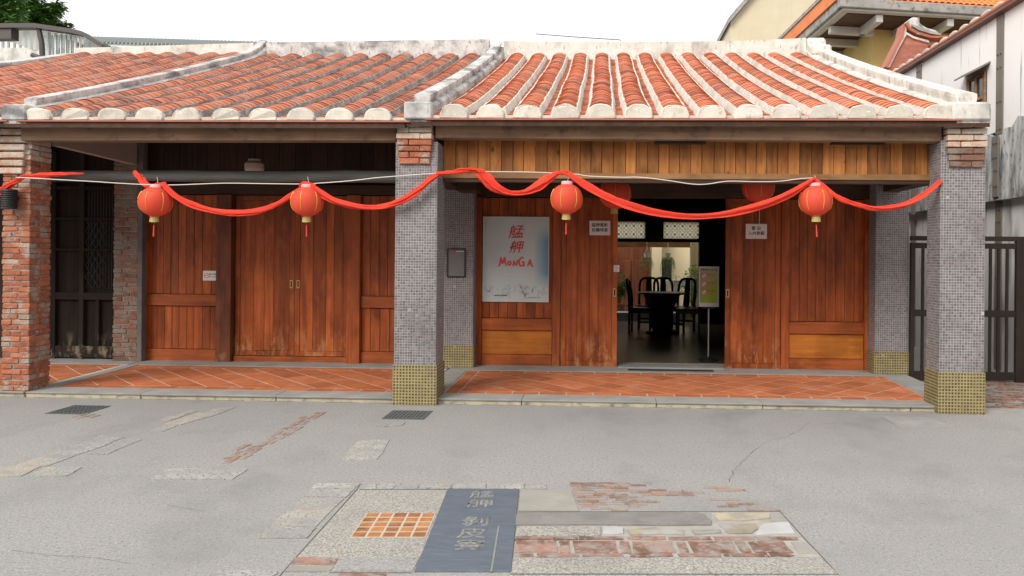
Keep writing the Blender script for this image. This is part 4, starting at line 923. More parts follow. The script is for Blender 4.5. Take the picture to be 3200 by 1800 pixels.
# courtyard
YC = 12.6
court = empty('courtyard', (1, 11.5, 0)); tag(court, kind='structure')
MB().box(-6, 8, 9.92, 16, -.1, .10).build('courtyard_floor', M['white_stone'], court)
MB().box(-5, 7, YC + .6, YC + .8, 0, 3.0).build('courtyard_wall', M['cream_wall'], court)
box('wall_pier', M['cream_wall'], court, X_(1640, YC), X_(1664, YC), YC - .05, YC + .35, .1, 2.6); box('wall_pier', M['cream_wall'], court, X_(1737, 10.6), X_(1760, 10.6), 10.5, 10.8, .1, 2.6)
rd = MB().box(X_(1470, YC), X_(1636, YC), YC + .2, YC + .25, .1, 2.2).build('red_door', M['postw'], court)
for a, b in ((1475, 1548), (1560, 1588), (1600, 1630)): box('door_panel', M['postw'], rd, X_(a, YC), X_(b, YC), YC + .17, YC + .199, .3, 1.5, .01)
box('wall_niche', M['dark_glass'], court, X_(1668, YC), X_(1694, YC), YC + .55, YC + .598, atY(1680, 715, YC).z, atY(1680, 652, YC).z)
box('step', M['white_stone'], court, -1.0, X_(1752, 10.4), 10.0, 10.5, .10, .30)

# ================================================================== BUILDINGS AROUND
# ------------------------------------------------------------------ white side building along the alley
XW = 5.60
M['eave_brown'] = PLAIN('brown_eave_edge', (.16, .07, .05), .6)
wb = empty('white_building', (7.5, 7, 0), 'tall white rendered building with brown steel straps along the alley', 'building')
zE = 5.06
MB().box(XW, 10, 1.2, 14, 3.42, zE).build('upper_wall', M['white_wall'], wb)
dw = MB(); ys = [1.2 + i * .16 for i in range(81)]
tops = [3.42 + random.uniform(-.02, .10) + .10 * math.sin(i * .35) for i in range(81)]
for i in range(80):
    dw.hexa([(XW - .035, ys[i], 2.44), (XW + .3, ys[i], 2.44), (XW + .3, ys[i + 1], 2.44), (XW - .035, ys[i + 1], 2.44), (XW - .012, ys[i], tops[i]), (XW + .3, ys[i], tops[i]), (XW + .3, ys[i + 1], tops[i + 1]), (XW - .012, ys[i + 1], tops[i + 1])])
dw.build('stained_wall', M['dirty_wall'], wb)
M['low_wall'] = MAT('white_wall_dirty_foot', (.74, .73, .72), (.66, .65, .64), 1.5, rough=.9, bmp=.2, bscale=25, stains=[((.10, .10, .09), 2.2, .52, .70, (1, 1.5, .35), .75)])
MB().box(XW + .08, 10, 1.2, 14, 0, 2.44).build('lower_wall', M['low_wall'], wb)
box('eave_board', M['eave_brown'], wb, XW - .10, XW + .1, 1.2, 14, zE - .005, zE + .05, .008)
box('roof', M['tile_old'], wb, XW - .10, 10, 1.2, 14, zE + .052, zE + .10, .01)
cm = MB().prism([(.15 * math.cos(R(a)), .065 * math.sin(R(a))) for a in range(0, 181, 30)], lambda p: (-.08, p[0], p[1]), lambda p: (.5, p[0], p[1])).mesh('end_cap', M['cap'], .01)
for i in range(34): inst('end_cap', cm, wb, (XW, 1.5 + i * .36, zE + .09))
def strap(x0, x1, y0, y1, xp, bolts):
    a0, a1 = atX(x0, (y0 + y1) / 2, xp), atX(x1, (y0 + y1) / 2, xp); Y0, Y1 = min(a0.y, a1.y), max(a0.y, a1.y); xm = (x0 + x1) / 2
    z1_, z0_ = atX(xm, y0, xp).z, atX(xm, y1, xp).z
    s_ = box('steel_strap', M['strap'], wb, xp - .02, xp - .002, Y0, Y1, z0_, z1_, .003)
    for b_ in bolts:
        zb2 = atX(xm, b_, xp).z
        for f in (.28, .72): MB().lathe([(.016, 0), (.012, .012)], (0, 0, 0), 8).build('bolt', M['bolt'], s_).location = Vector((xp - .025, Y0 + (Y1 - Y0) * f, zb2)) - wl(s_)
strap(2509, 2526, 24, 338, XW, [138, 172, 257, 326])
strap(2307, 2319, 166, 300, XW, [182])
strap(2500, 2514, 342, 496, XW - .036, [362, 398, 430, 470]); strap(2294, 2304, 430, 540, XW - .036, [455])
strap(2505, 2521, 505, 930, XW + .079, [530, 560, 620, 700, 780]); strap(2292, 2303, 552, 930, XW + .079, [600, 690])
# window with a small awning
wy0, wy1 = atX(2483, 240, XW).y, atX(2437, 220, XW).y; wz1, wz0 = atX(2460, 190, XW).z, atX(2460, 190, XW).z - .75
wn_ = MB().box(XW - .012, XW + .02, wy0, wy1, wz0, wz1).build('window', M['dark_glass'], wb)
for a, b in ((wy0, wy0 + .06), (wy1 - .06, wy1), ((wy0 + wy1) / 2 - .025, (wy0 + wy1) / 2 + .025)): box('window_frame', M['fascia_rail'], wn_, XW - .04, XW - .013, a, b, wz0, wz1)
for a in (wz0, wz0 + .36, wz1 - .05): box('window_bar', M['fascia_rail'], wn_, XW - .035, XW - .0135, wy0 + .061, wy1 - .061, a, a + .05)
MB().hexa([(XW - .17, wy0 - .1, wz1 + .0), (XW, wy0 - .1, wz1 + .10), (XW, wy1 + .12, wz1 + .10), (XW - .17, wy1 + .12, wz1 + .0), (XW - .17, wy0 - .1, wz1 + .025), (XW, wy0 - .1, wz1 + .125), (XW, wy1 + .12, wz1 + .125), (XW - .17, wy1 + .12, wz1 + .025)]).build('awning', M['strap'], wn_)
# ------------------------------------------------------------------ alley gate
gate = empty('alley_gate', (4.7, 2.0, 0), 'dark brown metal bar gate closing the alley beside the right column', 'gate')
YG = 2.0
for a, b in ((3.995, 4.045), (4.70, 4.745), (4.755, 4.80), (5.33, 5.45)): box('gate_post', M['gate'], gate, a, b, YG - .03, YG + .03, .02, 1.90 if b > 5.4 else 1.81)
for lo_, hi_ in ((4.046, 4.699), (4.801, 5.329)):
    for a, b in ((1.74, 1.81), (.86, .945), (.045, .15)): box('gate_rail', M['gate'], gate, lo_, hi_, YG - .02, YG + .02, a, b)
    n = round((hi_ - lo_) / .105); bme = MB().box(-.017, .017, -.012, .012, .151, .859).mesh('gate_bar', M['gate']); bm2 = MB().box(-.017, .017, -.012, .012, .946, 1.739).mesh('gate_bar', M['gate'])
    for i in range(1, n):
        x = lo_ + (hi_ - lo_) * i / n; inst('gate_bar', bme, gate, (x, YG, 0)); inst('gate_bar', bm2, gate, (x, YG, 0))
box('gate_rail', M['gate'], gate, 3.995, 5.6, YG - .025, YG + .025, 1.84, 1.90)
# ------------------------------------------------------------------ ochre building with a concrete eave
ob = empty('ochre_building', (12, 20, 0), 'ochre rendered building with grey concrete eave and orange tiled roof', 'building')
C0 = atY(2115, 8, 15.6); ang = R(11)
e1 = Vector((math.cos(ang), math.sin(ang), 0)); e2 = Vector((-math.sin(R(3)), math.cos(R(3)), 0)); zEv = C0.z
def op(a, b, z): p = C0 + e1 * a + e2 * b; return (p.x, p.y, z)
def oslab(a0, a1, b0, b1, z0, z1): return MB().hexa([op(a0, b0, z0), op(a1, b0, z0), op(a1, b1, z0), op(a0, b1, z0), op(a0, b0, z1), op(a1, b0, z1), op(a1, b1, z1), op(a0, b1, z1)])
oslab(1.75, 12, 1.75, 9, 0, zEv - .02).build('wall', M['ochre_wall'], ob)
oslab(0, 12, 0, 9, zEv - .10, zEv + .18).build('eave_slab', M['old_concrete'], ob, .02)
oslab(.10, 12, .10, 9, zEv - .16, zEv - .101).build('eave_moulding', M['bracket'], ob, .01)
oslab(.35, 12, .35, 9, zEv - .19, zEv - .161).build('soffit', M['darkx'], ob)
for a in (1.25, 2.45, 3.6, 4.75, 5.9): oslab(a, a + .22, .25, 1.749, zEv - .42, zEv - .191).build('bracket', M['bracket'], ob, .01)
for b in (1.6, 3.0, 4.5): oslab(.25, 1.749, b, b + .22, zEv - .42, zEv - .191).build('bracket', M['bracket'], ob, .01)
rt = MB()
MB().hexa([op(.05, .05, zEv + .182), op(12, .05, zEv + .182), op(12, 4, zEv + 2.6), op(2.4, 4, zEv + 2.6), op(.05, .05, zEv + .19), op(12, .05, zEv + .19), op(12, 4, zEv + 2.68), op(2.4, 4, zEv + 2.68)]).build('roof', M['orange_tile'], ob)
rtm = arc_tile(.20, .05, .30, .02, .02, 4).mesh('roof_tile', M['orange_tile'])
ra = math.atan2(2.45, 3.95)
for j in range(6):
    for i in range(34):
        p = C0 + e1 * (.25 + i * .205) + e2 * (.08 + j * .22); inst('roof_tile', rtm, ob, (p.x, p.y, zEv + .20 + j * .22 * math.tan(ra)), (ra, 0, ang))
# side verge of the roof: band of tiles rising over the left edge
MB().hexa([op(-.06, .3, zEv + .182), op(.4, .3, zEv + .182), op(.4, 9, zEv + .182), op(-.06, 9, zEv + .182), op(-.05, .3, zEv + .62), op(.4, .3, zEv + .70), op(.4, 9, zEv + .70), op(-.05, 9, zEv + .62)]).build('verge_tiles', M['orange_tile'], ob)
MB().hexa([op(-.09, .3, zEv + .622), op(.4, .3, zEv + .71), op(.4, 9, zEv + .71), op(-.09, 9, zEv + .622), op(-.09, .3, zEv + .74), op(.4, .3, zEv + .80), op(.4, 9, zEv + .80), op(-.09, 9, zEv + .74)]).build('verge_coping', M['old_concrete'], ob)
# taller beige wing behind
bw_ = empty('beige_building', (9, 27, 0), 'plain beige gabled wall with a grey sloping coping behind the roofs', 'building')
Yb = 26.0; q0 = atY(1838, 55, Yb); q1 = atY(1885, 0, Yb); sl = (q1.z - q0.z) / (q1.x - q0.x)
x9 = q0.x + 9
MB().prism([(q0.x, 0), (x9, 0), (x9, q0.z + sl * 5), (q0.x + 5, q0.z + sl * 5), (q0.x, q0.z)], lambda p: (p[0], Yb, p[1]), lambda p: (p[0], Yb + 4, p[1])).build('wall', M['beige_wall'], bw_)
MB().prism([(q0.x - .12, q0.z - .12), (q0.x - .12, q0.z + .12), (q0.x + 5, q0.z + .12 + sl * 5.12), (q0.x + 5, q0.z - .05 + sl * 5)], lambda p: (p[0], Yb - .25, p[1]), lambda p: (p[0], Yb + 4, p[1])).build('coping', M['old_concrete'], bw_)
# ------------------------------------------------------------------ brick gable with white trim
bgab = empty('brick_gable', (9.6, 11, 0), 'curved red brick gable with white trim and grey ridge ornament behind the white building', 'gable')
YGb = 11.0
def z6(x, y): p = atY(2173.6 + x * .2778, y * .2778, YGb); return (p.x, p.z)
def gpoly(name, pts, y0, y1, mat, bev=0): MB().prism([z6(*p) for p in pts], lambda p: (p[0], y0, p[1]), lambda p: (p[0], y1, p[1])).build(name, M[mat], bgab, bev)
M['gable_brick'] = MAT('gable_brick', (.44, .19, .135), (.36, .145, .10), 3, .9, .2, 20, stains=[((.50, .30, .23), 6, .5, .7, (1, 1, 3), .4)])
gpoly('gable_wall', [(150, 900), (225, 610), (300, 450), (360, 345), (372, 305), (440, 350), (575, 392), (575, 900)], YGb, YGb + .3, 'gable_brick')
# brick courses of the gable, proud of the joints
for r_ in range(30):
    yy = 400 + r_ * 11.2
    xl_ = 372 - (yy - 300) * .50 if yy > 300 else 372
    x = xl_ + 12 + (r_ % 2) * 14
    while x < 560:
        x2 = min(x + 26, 568)
        if x2 - x > 8: gpoly('brick', [(x, yy), (x2 - 3, yy), (x2 - 3, yy + 8.5), (x, yy + 8.5)], YGb - .012, YGb - .0005, 'gable_brick')
        x = x2
gpoly('white_trim', [(198, 620), (285, 440), (342, 335), (356, 240), (374, 240), (376, 296), (445, 335), (580, 372), (580, 392), (440, 352), (378, 318), (358, 352), (302, 456), (226, 612)], YGb - .06, YGb + .02, 'plaster')
gpoly('dark_verge', [(180, 612), (270, 435), (325, 330), (345, 225), (358, 238), (344, 335), (287, 440), (198, 616)], YGb - .10, YGb + .32, 'lintel_red')
gpoly('red_cap', [(356, 226), (380, 215), (400, 262), (470, 305), (585, 338), (740, 336), (738, 352), (585, 356), (460, 322), (390, 282)], YGb - .14, YGb + .32, 'brick')
gpoly('side_wall', [(583, 395), (690, 390), (690, 900), (583, 900)], YGb + .25, YGb + .32, 'orange_tile'); gpoly('white_trim', [(583, 358), (700, 355), (700, 388), (583, 393)], YGb + .2, YGb + .31, 'plaster')
gpoly('ridge_ornament', [(395, 185), (430, 162), (480, 165), (500, 215), (560, 255), (650, 280), (690, 325), (590, 330), (480, 298), (415, 255)], YGb - .05, YGb + .25, 'plaster_grey', .02)
gpoly('ridge_band', [(420, 230), (500, 262), (600, 295), (680, 318), (680, 330), (590, 318), (480, 285), (420, 248)], YGb - .12, YGb - .051, 'old_concrete')
gpoly('ridge_knob', [(495, 205), (520, 205), (535, 245), (505, 245)], YGb + .1, YGb + .5, 'brick')
# ------------------------------------------------------------------ pipe rail on the roof
pr = empty('pipe_rail', (.3, 9, 0), 'thin grey pipe rail standing behind the white ridge', 'rail')
YP = 9.0; pts_ = [atY(1348, 85, YP), atY(1450, 93, YP), atY(1560, 100, YP), atY(1563, 104, YP)]
MB().tube([atY(1350, 126, YP), pts_[0]] + pts_[1:], .014, 6).build('pipe', M['steel'], pr)
for u, v in ((1450, 93), (1538, 97)): MB().tube([atY(u, 128, YP), atY(u, v - 4, YP)], .010, 6).build('pipe_post', M['steel'], pr)
# ------------------------------------------------------------------ left background: glazed canopy, metal roof, trees
def bx(u, v, Y): return atY(u, v, Y)
cn = empty('glazed_canopy', (bx(110, 120, 10).x, 11, 0), 'brown steel glazed canopy rising behind the left roof', 'canopy')
Yc0 = 9.5
def band(pts, th, y0, y1, mat, name):
    P = [bx(u, v, Yc0) for u, v in pts]
    for a, b in zip(P[:-1], P[1:]):
        MB().prism([(a.x, a.z - th), (b.x, b.z - th), (b.x, b.z), (a.x, a.z)], lambda p: (p[0], y0, p[1]), lambda p: (p[0], y1, p[1])).build(name, M[mat], cn)
band([(-80, 62), (92, 61), (188, 75), (212, 81), (263, 113)], .10, Yc0 - .1, Yc0 + .15, 'canopy', 'roof_beam')
band([(-80, 72), (32, 70)], .26, Yc0 - .05, Yc0 + .2, 'canopy', 'fascia_box')
band([(-80, 64), (92, 63), (188, 77)], .03, Yc0 + .16, Yc0 + 2.2, 'glass', 'roof_sheet')
a, b = bx(97, 70, Yc0), bx(107, 147, Yc0); MB().tube([a, (a.x + .08, a.y, (a.z + b.z) / 2), b], [.055, .06, .06], 8).build('leaning_post', M['canopy'], cn)
MB().tube([bx(80, 138, Yc0), bx(92, 142, Yc0), b], .05, 8).build('base_pipe', M['canopy'], cn)
for u, w_ in ((110, 5), (127, 5), (141, 3), (153, 3), (165, 3), (177, 5), (189, 3)):
    p1_, p0_ = bx(u, 76 + (u - 110) * .13, Yc0), bx(u, 142 - (u - 110) * .09, Yc0); box('mullion', M['white'], cn, p1_.x - w_ * .0045, p1_.x + w_ * .0045, Yc0 + .16, Yc0 + .22, p0_.z - .6, p1_.z)
for u0, u1 in ((110, 127), (127, 141), (141, 153), (153, 165), (165, 177), (177, 189), (189, 240)):
    A, B = bx(u0 + 2, 80, Yc0 + .2), bx(u1 - 2, 80, Yc0 + .2); MB().box(A.x, B.x, Yc0 + .18, Yc0 + .19, bx(u0, 140, Yc0).z - .4, A.z - (.35 if u1 > 200 else .08)).build('glass_pane', M['glass'], cn)
MB().box(bx(112, 100, Yc0).x, bx(250, 100, Yc0).x, Yc0 + .3, Yc0 + .4, bx(150, 145, Yc0).z - .8, bx(150, 112, Yc0).z).build('parapet', M['plaster'], cn)
MB().box(bx(108, 100, Yc0).x, bx(125, 100, Yc0).x, Yc0 + .8, Yc0 + 1.2, 0, bx(110, 78, Yc0).z).build('round_pier', M['old_concrete'], cn)
# building under and behind it
lb = empty('white_rooftop_block', (bx(40, 120, 11).x, 13, 0), 'white rooftop block with a row of glazed windows at the far left', 'building')
MB().box(-16, bx(205, 100, 12).x, 12, 16, 0, bx(50, 120, 12).z).build('wall', M['plaster'], lb)
MB().box(-16, bx(205, 100, 12).x, 12.3, 16, bx(50, 120, 12).z, bx(50, 86, 12).z).build('upper_wall', M['plaster_grey'], lb)
for i in range(9):
    u = -25 + i * 14.5; A, B = bx(u, 95, 12), bx(u + 11, 118, 12); wn_ = MB().box(A.x, B.x, 12.25, 12.295, B.z, A.z).build('window', M['glass'], lb); box('window_sill', M['white'], wn_, A.x - .02, B.x + .02, 12.1, 12.25, B.z - .07, B.z)
    box('mullion', M['white'], wn_, B.x, B.x + .07, 12.15, 12.29, B.z - .1, bx(u, 88, 12).z)
mr = empty('metal_roof_shed', (bx(480, 105, 13).x, 14, 0), 'long low shed with a grey standing-seam metal roof', 'shed')
A, B = bx(230, 95, 14.2), bx(720, 113, 14.2); zA, zB = bx(258, 95, 14.2).z, bx(720, 110, 14.2).z
MB().prism([(A.x, 0), (B.x, 0), (B.x, zB - .45), (A.x, zA - .45)], lambda p: (p[0], 13.3, p[1]), lambda p: (p[0], 16, p[1])).build('wall', M['old_concrete'], mr)
MB().hexa([(A.x, 13, zA - .5), (B.x, 13, zB - .5), (B.x, 14.2, zB - .06), (A.x, 14.2, zA - .06), (A.x, 13, zA - .46), (B.x, 13, zB - .46), (B.x, 14.2, zB), (A.x, 14.2, zA)]).build('roof', M['metal_roof'], mr)
n = 52; 
for i in range(n + 1):
    x = A.x + (B.x - A.x) * i / n; zz_ = zA + (zB - zA) * i / n
    MB().hexa([(x - .018, 12.99, zz_ - .46), (x + .018, 12.99, zz_ - .46), (x + .018, 14.2, zz_ + .0), (x - .018, 14.2, zz_ + .0), (x - .018, 12.99, zz_ - .40), (x + .018, 12.99, zz_ - .40), (x + .018, 14.2, zz_ + .05), (x - .018, 14.2, zz_ + .05)]).build('roof_seam', M['metal_roof'], mr)
def leaves(mb, c, rad, n, size, droop=.3, squash=(1, 1, 1)):
    for _ in range(n):
        d_ = Vector((random.gauss(0, 1), random.gauss(0, 1), random.gauss(0, 1))).normalized() * rad * random.random() ** .45
        p = Vector(c) + Vector((d_.x * squash[0], d_.y * squash[1], d_.z * squash[2])); a = random.uniform(0, 6.28)
        t_ = Vector((math.cos(a), math.sin(a), random.uniform(-droop - .4, .3))).normalized(); s_ = t_.cross(Vector((random.uniform(-.4, .4), random.uniform(-.4, .4), 1))).normalized(); L_ = size * random.uniform(.7, 1.3)
        mb.add([p, p + t_ * L_ * .45 + s_ * L_ * .17, p + t_ * L_, p + t_ * L_ * .45 - s_ * L_ * .17], [(0, 1, 2, 3)])
def tree(u, v, Y, blobs, label, seed):
    random.seed(seed); p = atY(u, v, Y); e = empty('broadleaf_tree', (p.x, Y, 0), label, 'tree', 'trees behind the canopy')
    tr_ = MB().tube(curve([(p.x, Y, 0), (p.x + .2, Y + .1, p.z * .4), (p.x - .1, Y, p.z * .75), (p.x, Y, p.z)], 5), [.30 - .014 * i for i in range(16)], 9)
    tr_.build('trunk', M['bark'], e, smooth=True); cr_ = MB(); br = MB()
    for (du, dv, rr) in blobs:
        c = atY(u + du, v + dv, Y + random.uniform(-.8, .8)); br.tube([(p.x, Y, p.z * .8), ((p.x + c.x) / 2, (Y + c.y) / 2, (p.z * .85 + c.z) / 2), c], [.10, .06, .02], 6)
        for _ in range(9):
            o_ = Vector((random.gauss(0, .45), random.gauss(0, .45), random.gauss(0, .4))) * rr; leaves(cr_, c + o_, rr * .55, 150, .26)
    br.build('branch', M['bark'], e); cr_.build('crown', M['tree_leaf'], e)
tree(10, 45, 20, [(-30, -10, .8), (-5, -28, .7), (-2, 6, .7), (-50, 15, 1.0), (4, 28, .6), (-25, -45, .8)], 'dark green tree at the top left corner', 3)
tree(92, 55, 22, [(-8, -16, .55), (8, -20, .55), (22, -4, .5), (-22, 10, .45), (4, 8, .7), (34, 12, .35), (-40, 10, .35), (0, 30, .7)], 'rounded green tree just right of the corner tree above the canopy', 5)
random.seed(11)

# ------------------------------------------------------------------ terrace added out of view behind the viewer to block low sky
fc = empty('sky_blocker_terrace', (-2, -13.4, 0), 'unseen brick terrace added behind the viewer to block low sky', 'building')
MB().box(-22, 18, -17, -13.0, 0, 3.2).build('wall', M['gable_brick'], fc)
MB().prism([(-17.6, 3.201), (-12.4, 3.201), (-12.4, 3.3), (-15, 4.6), (-17.6, 3.3)], lambda p: (-22.4, *p), lambda p: (18.4, *p)).build('roof', M['tile_old'], fc)
for i in range(10):
    x = -19 + i * 3.8
    d_ = box('door', M['old_door'], fc, x, x + 1.1, -13.0, -12.95, .05, 2.3); box('handle', M['brass'], d_, x + .95, x + 1.0, -12.95, -12.92, 1.0, 1.15)
    w_ = box('window', M['dark_glass'], fc, x + 1.7, x + 2.9, -13.0, -12.97, 1.0, 2.2); box('window_sill', M['old_concrete'], w_, x + 1.6, x + 3.0, -13.0, -12.88, .9, .99)

# ================================================================== THINGS
# ------------------------------------------------------------------ lanterns
def lantern(loc, r, label, group, hang, tassel=True, rot=0):
    e = empty('paper_lantern', loc, label, 'lantern', group); L = Vector(loc); ry = r * .93
    prof_ = []
    for i in range(37):
        a = -math.pi / 2 + math.pi * i / 36; rr = r * math.cos(a) ** .82 if math.cos(a) > 0 else 0; rib = .0036 * math.cos(i * math.pi)
        prof_.append((max(.055, rr + rib), ry * math.sin(a) + ry + .0))
    body = MB().lathe(prof_, L, 32).build('lantern_body', M['lantern'], e, smooth=True)
    for k in range(6):
        a = rot + k * math.pi / 3
        pts = []
        for i in range(8, 30):
            an = -math.pi / 2 + math.pi * i / 36; rr = r * math.cos(an) ** .82 + .002; pts.append((L.x + rr * math.cos(a), L.y + rr * math.sin(a), L.z + ry * math.sin(an) + ry))
        MB().tube(pts[2:-3], .0030, 5).build('gold_stripe', M['gold'], body)
    MB().lathe([(.058, 0), (.062, .008), (.062, .034), (.054, .040)], (L.x, L.y, L.z + 2 * ry - .012), 20).build('top_rim', M['lantern_top'], e, smooth=False)
    MB().tube([(L.x, L.y, L.z + 2 * ry + .02), (L.x + .012, L.y, L.z + 2 * ry + .06), (L.x, L.y, L.z + hang)], .003, 5).build('hanger', M['cable'], e)
    MB().lathe([(.055, -.006), (.055, .010)], (L.x, L.y, L.z), 16).build('bottom_rim', M['lantern'], e)
    tb = MB(); n = 14
    for k in range(n):
        a0, a1 = 2 * math.pi * k / n, 2 * math.pi * (k + 1) / n; r0_, r1_ = .042, .048
        tb.add([(L.x + r0_ * math.cos(a0), L.y + r0_ * math.sin(a0), L.z - .006), (L.x + r0_ * math.cos(a1), L.y + r0_ * math.sin(a1), L.z - .006), (L.x + r1_ * math.cos(a1), L.y + r1_ * math.sin(a1), L.z - .062 + .006 * math.sin(a1)), (L.x + r1_ * math.cos(a0), L.y + r1_ * math.sin(a0), L.z - .062 + .006 * math.sin(a0))], [(0, 1, 2, 3)])
    tb.build('yellow_fringe', M['tag_yellow'], e)
    if tassel: MB().tube([(L.x, L.y, L.z - .004), (L.x + .002, L.y, L.z - .09), (L.x, L.y, L.z - .10), (L.x + .003, L.y, L.z - .22)], [.002, .002, .006, .009], 6).build('tassel', M['tassel'], e)
    e.rotation_euler = (random.uniform(-.05, .05), random.uniform(-.07, .07), 0)
    return e
YLn = -.16
for u, v, lab in ((389, 507, 'red paper lantern hanging nearest the brick pillar'), (772, 507, 'red paper lantern hanging in front of the closed double doors'), (1425, 500, 'red paper lantern hanging between the poster and the doorway'), (2053, 505, 'red paper lantern hanging nearest the right mosaic column')):
    c = atY(u, v, YLn); r_ = .166; lantern((c.x, YLn, c.z - r_ * .93), r_, lab, 'red lanterns along the front', r_ * 1.86 + .11, rot=random.uniform(0, 1))
YL2 = 1.35
for u, v, lab in ((1546, 487, 'red lantern half hidden above the left sliding door'), (1910, 470, 'red lantern half hidden above the right sliding door')):
    c = atY(u, v, YL2); r_ = .20; lantern((c.x, YL2, c.z - r_ * .93), r_, lab, 'lanterns inside the arcade', r_ * 1.86 + .25, tassel=False, rot=.5)
# ------------------------------------------------------------------ red cloth garland
gar = empty('cloth_garland', (0, -.17, 2.2), 'long red cloth garland swagged across the house fronts', 'garland')
def swag(pts, wd, Y=-.17, tw=1.2, ph=0.0, y1=None):
    P = []
    for i, p in enumerate(pts): yy = Y if y1 is None else Y + (y1 - Y) * i / (len(pts) - 1); q = atY(p[0], p[1], yy); P.append(q)
    P = curve(P, 10); n = len(P); ns = 12; mb = MB()
    ws = wd if isinstance(wd, (list, tuple)) else [wd, wd]; rr = [random.uniform(0, 6.28) for _ in range(8)]
    for st in range(4):
        b = len(mb.v); ph_s = ph + st * 1.57 + random.uniform(-.4, .4); tws = tw * random.uniform(.5, 1.1); wk = random.uniform(.55, .75)
        for i, p in enumerate(P):
            t_ = (P[min(i + 1, n - 1)] - P[max(i - 1, 0)]).normalized(); sd_ = Vector((0, -1, 0)); up = sd_.cross(t_).normalized(); f = i / (n - 1)
            fi = f * (len(ws) - 1); k = min(int(fi), len(ws) - 2); W = (ws[k] + (ws[k + 1] - ws[k]) * (fi - k)) * S * .5 * (p.y - CAM.y) / FPX
            a0 = ph_s + tws * f * 3.2; c = p + up * (math.cos(a0) * W * .42) + sd_ * (math.sin(a0) * W * .34)
            an = a0 * .5 + st * .8; e_a = up * math.cos(an) + sd_ * math.sin(an) * .8; e_b = sd_ * math.cos(an) - up * math.sin(an) * .8
            w1 = W * wk * (1 + .10 * math.sin(f * 31 + rr[st])); w2 = W * .12 * (1 + .3 * math.sin(f * 47 + rr[st + 4]))
            for j in range(ns):
                a = 2 * math.pi * j / ns; cr_ = 1 + .16 * math.sin(3 * a + f * 25 + rr[st]) + random.uniform(-.07, .07); mb.v.append(tuple(c + e_a * (math.cos(a) * w1 * cr_) + e_b * (math.sin(a) * w2)))
        for i in range(n - 1):
            for j in range(ns): q = (j + 1) % ns; mb.f.append((b + i * ns + j, b + i * ns + q, b + (i + 1) * ns + q, b + (i + 1) * ns + j))
        mb.f.append(tuple(b + j for j in range(ns))); mb.f.append(tuple(b + (n - 1) * ns + j for j in range(ns))[::-1])
    mb.build('swag', M['cloth'], gar, smooth=True)
swag([(-40, 508), (0, 483), (30, 462), (62, 443)], [24, 22, 14], -.10, ph=.3); swag([(58, 445), (110, 441), (160, 438), (212, 436)], [14, 15, 12, 5], -.10, ph=1)
swag([(336, 431), (350, 446), (364, 462), (384, 468)], [10, 22, 22, 8], .05, ph=2, y1=-.15); swag([(384, 467), (400, 464), (418, 463)], [8, 12, 12], -.16, ph=1)
swag([(410, 463), (440, 492), (480, 514), (530, 529), (590, 536), (650, 530), (700, 511), (740, 484), (766, 464)], [14, 16, 17, 14, 17, 17, 16, 15, 10], ph=.5)
swag([(752, 466), (772, 461), (794, 467)], [10, 13, 10], -.18, ph=1)
swag([(782, 466), (812, 490), (850, 509), (900, 521), (950, 523), (1000, 512), (1045, 487), (1080, 455), (1104, 437)], [14, 19, 19, 17, 17, 22, 24, 21, 12], -.19, ph=1.4)
swag([(1098, 439), (1125, 434), (1160, 430), (1190, 429), (1220, 434)], [14, 15, 17, 15, 12], -.19, ph=2.2)
swag([(1204, 432), (1225, 452), (1252, 473), (1285, 485), (1320, 484), (1352, 470), (1380, 450), (1402, 436)], [22, 34, 30, 16, 17, 30, 26, 12], -.18, tw=.8, ph=.1)
swag([(1396, 437), (1412, 434), (1430, 436)], [14, 12, 12], -.18, ph=2)
swag([(1428, 436), (1470, 466), (1520, 493), (1580, 517), (1650, 535), (1720, 544), (1790, 543), (1860, 532), (1930, 512), (1990, 486), (2050, 449)], [14, 20, 24, 24, 22, 17, 15, 20, 23, 20, 10], -.19, tw=.8, ph=.7)
swag([(2046, 448), (2080, 478), (2120, 502), (2170, 518), (2220, 524), (2270, 516), (2320, 494), (2368, 455)], [10, 18, 17, 15, 15, 15, 18, 10], -.18, ph=2.6, y1=-.12)
# ------------------------------------------------------------------ white cable
cb_ = [(40, 446), (75, 448), (150, 452), (240, 457), (300, 461), (380, 465), (450, 465), (560, 461), (660, 462), (765, 463), (800, 461), (880, 455), (940, 448), (962, 446), (1000, 443), (1095, 436), (1160, 431), (1240, 432), (1330, 433), (1400, 436), (1426, 440), (1450, 438), (1480, 443), (1560, 446), (1610, 446), (1680, 454), (1740, 463), (1780, 463), (1830, 456), (1900, 457), (1960, 456), (2010, 450), (2052, 447)]
MB().tube(curve([atY(u, v, -.145) for u, v in cb_], 5), .0055, 6).build('lantern_cable', M['cable'], smooth=True)
tag(bpy.data.objects['lantern_cable'], 'white cable strung across both houses carrying the lanterns', 'cable')
# ------------------------------------------------------------------ poster
Yp = YW + .012
A, B = atY(1217, 546, Yp), atY(1379, 759, Yp)
po = empty('poster_board', ((A.x + B.x) / 2, Yp, B.z), 'pale poster board with red brush lettering reading MONGA', 'poster')
ma, t, b = nodes('poster_print')
gp = N(t, 'ShaderNodeNewGeometry'); sx = N(t, 'ShaderNodeSeparateXYZ'); t.links.new(gp.outputs['Position'], sx.inputs[0])
fx = ramp(t, sx.outputs[0], A.x, B.x); fz = ramp(t, sx.outputs[2], B.z, A.z); fn = noise(t, 6, 4)
col = mix(t, ramp(t, fn, .3, .7), (.55, .62, .61), (.50, .57, .57))
bl1 = mul(t, ramp(t, fx, .76, .96), ramp(t, fz, .16, .34)); bl1 = mul(t, bl1, ramp(t, fz, .92, .72))
col = mix(t, mul(t, bl1, .95), col, (.10, .30, .46)); t.links.new(col, b.inputs['Base Color']); b.inputs['Roughness'].default_value = .32; b.inputs['Specular IOR Level'].default_value = .5
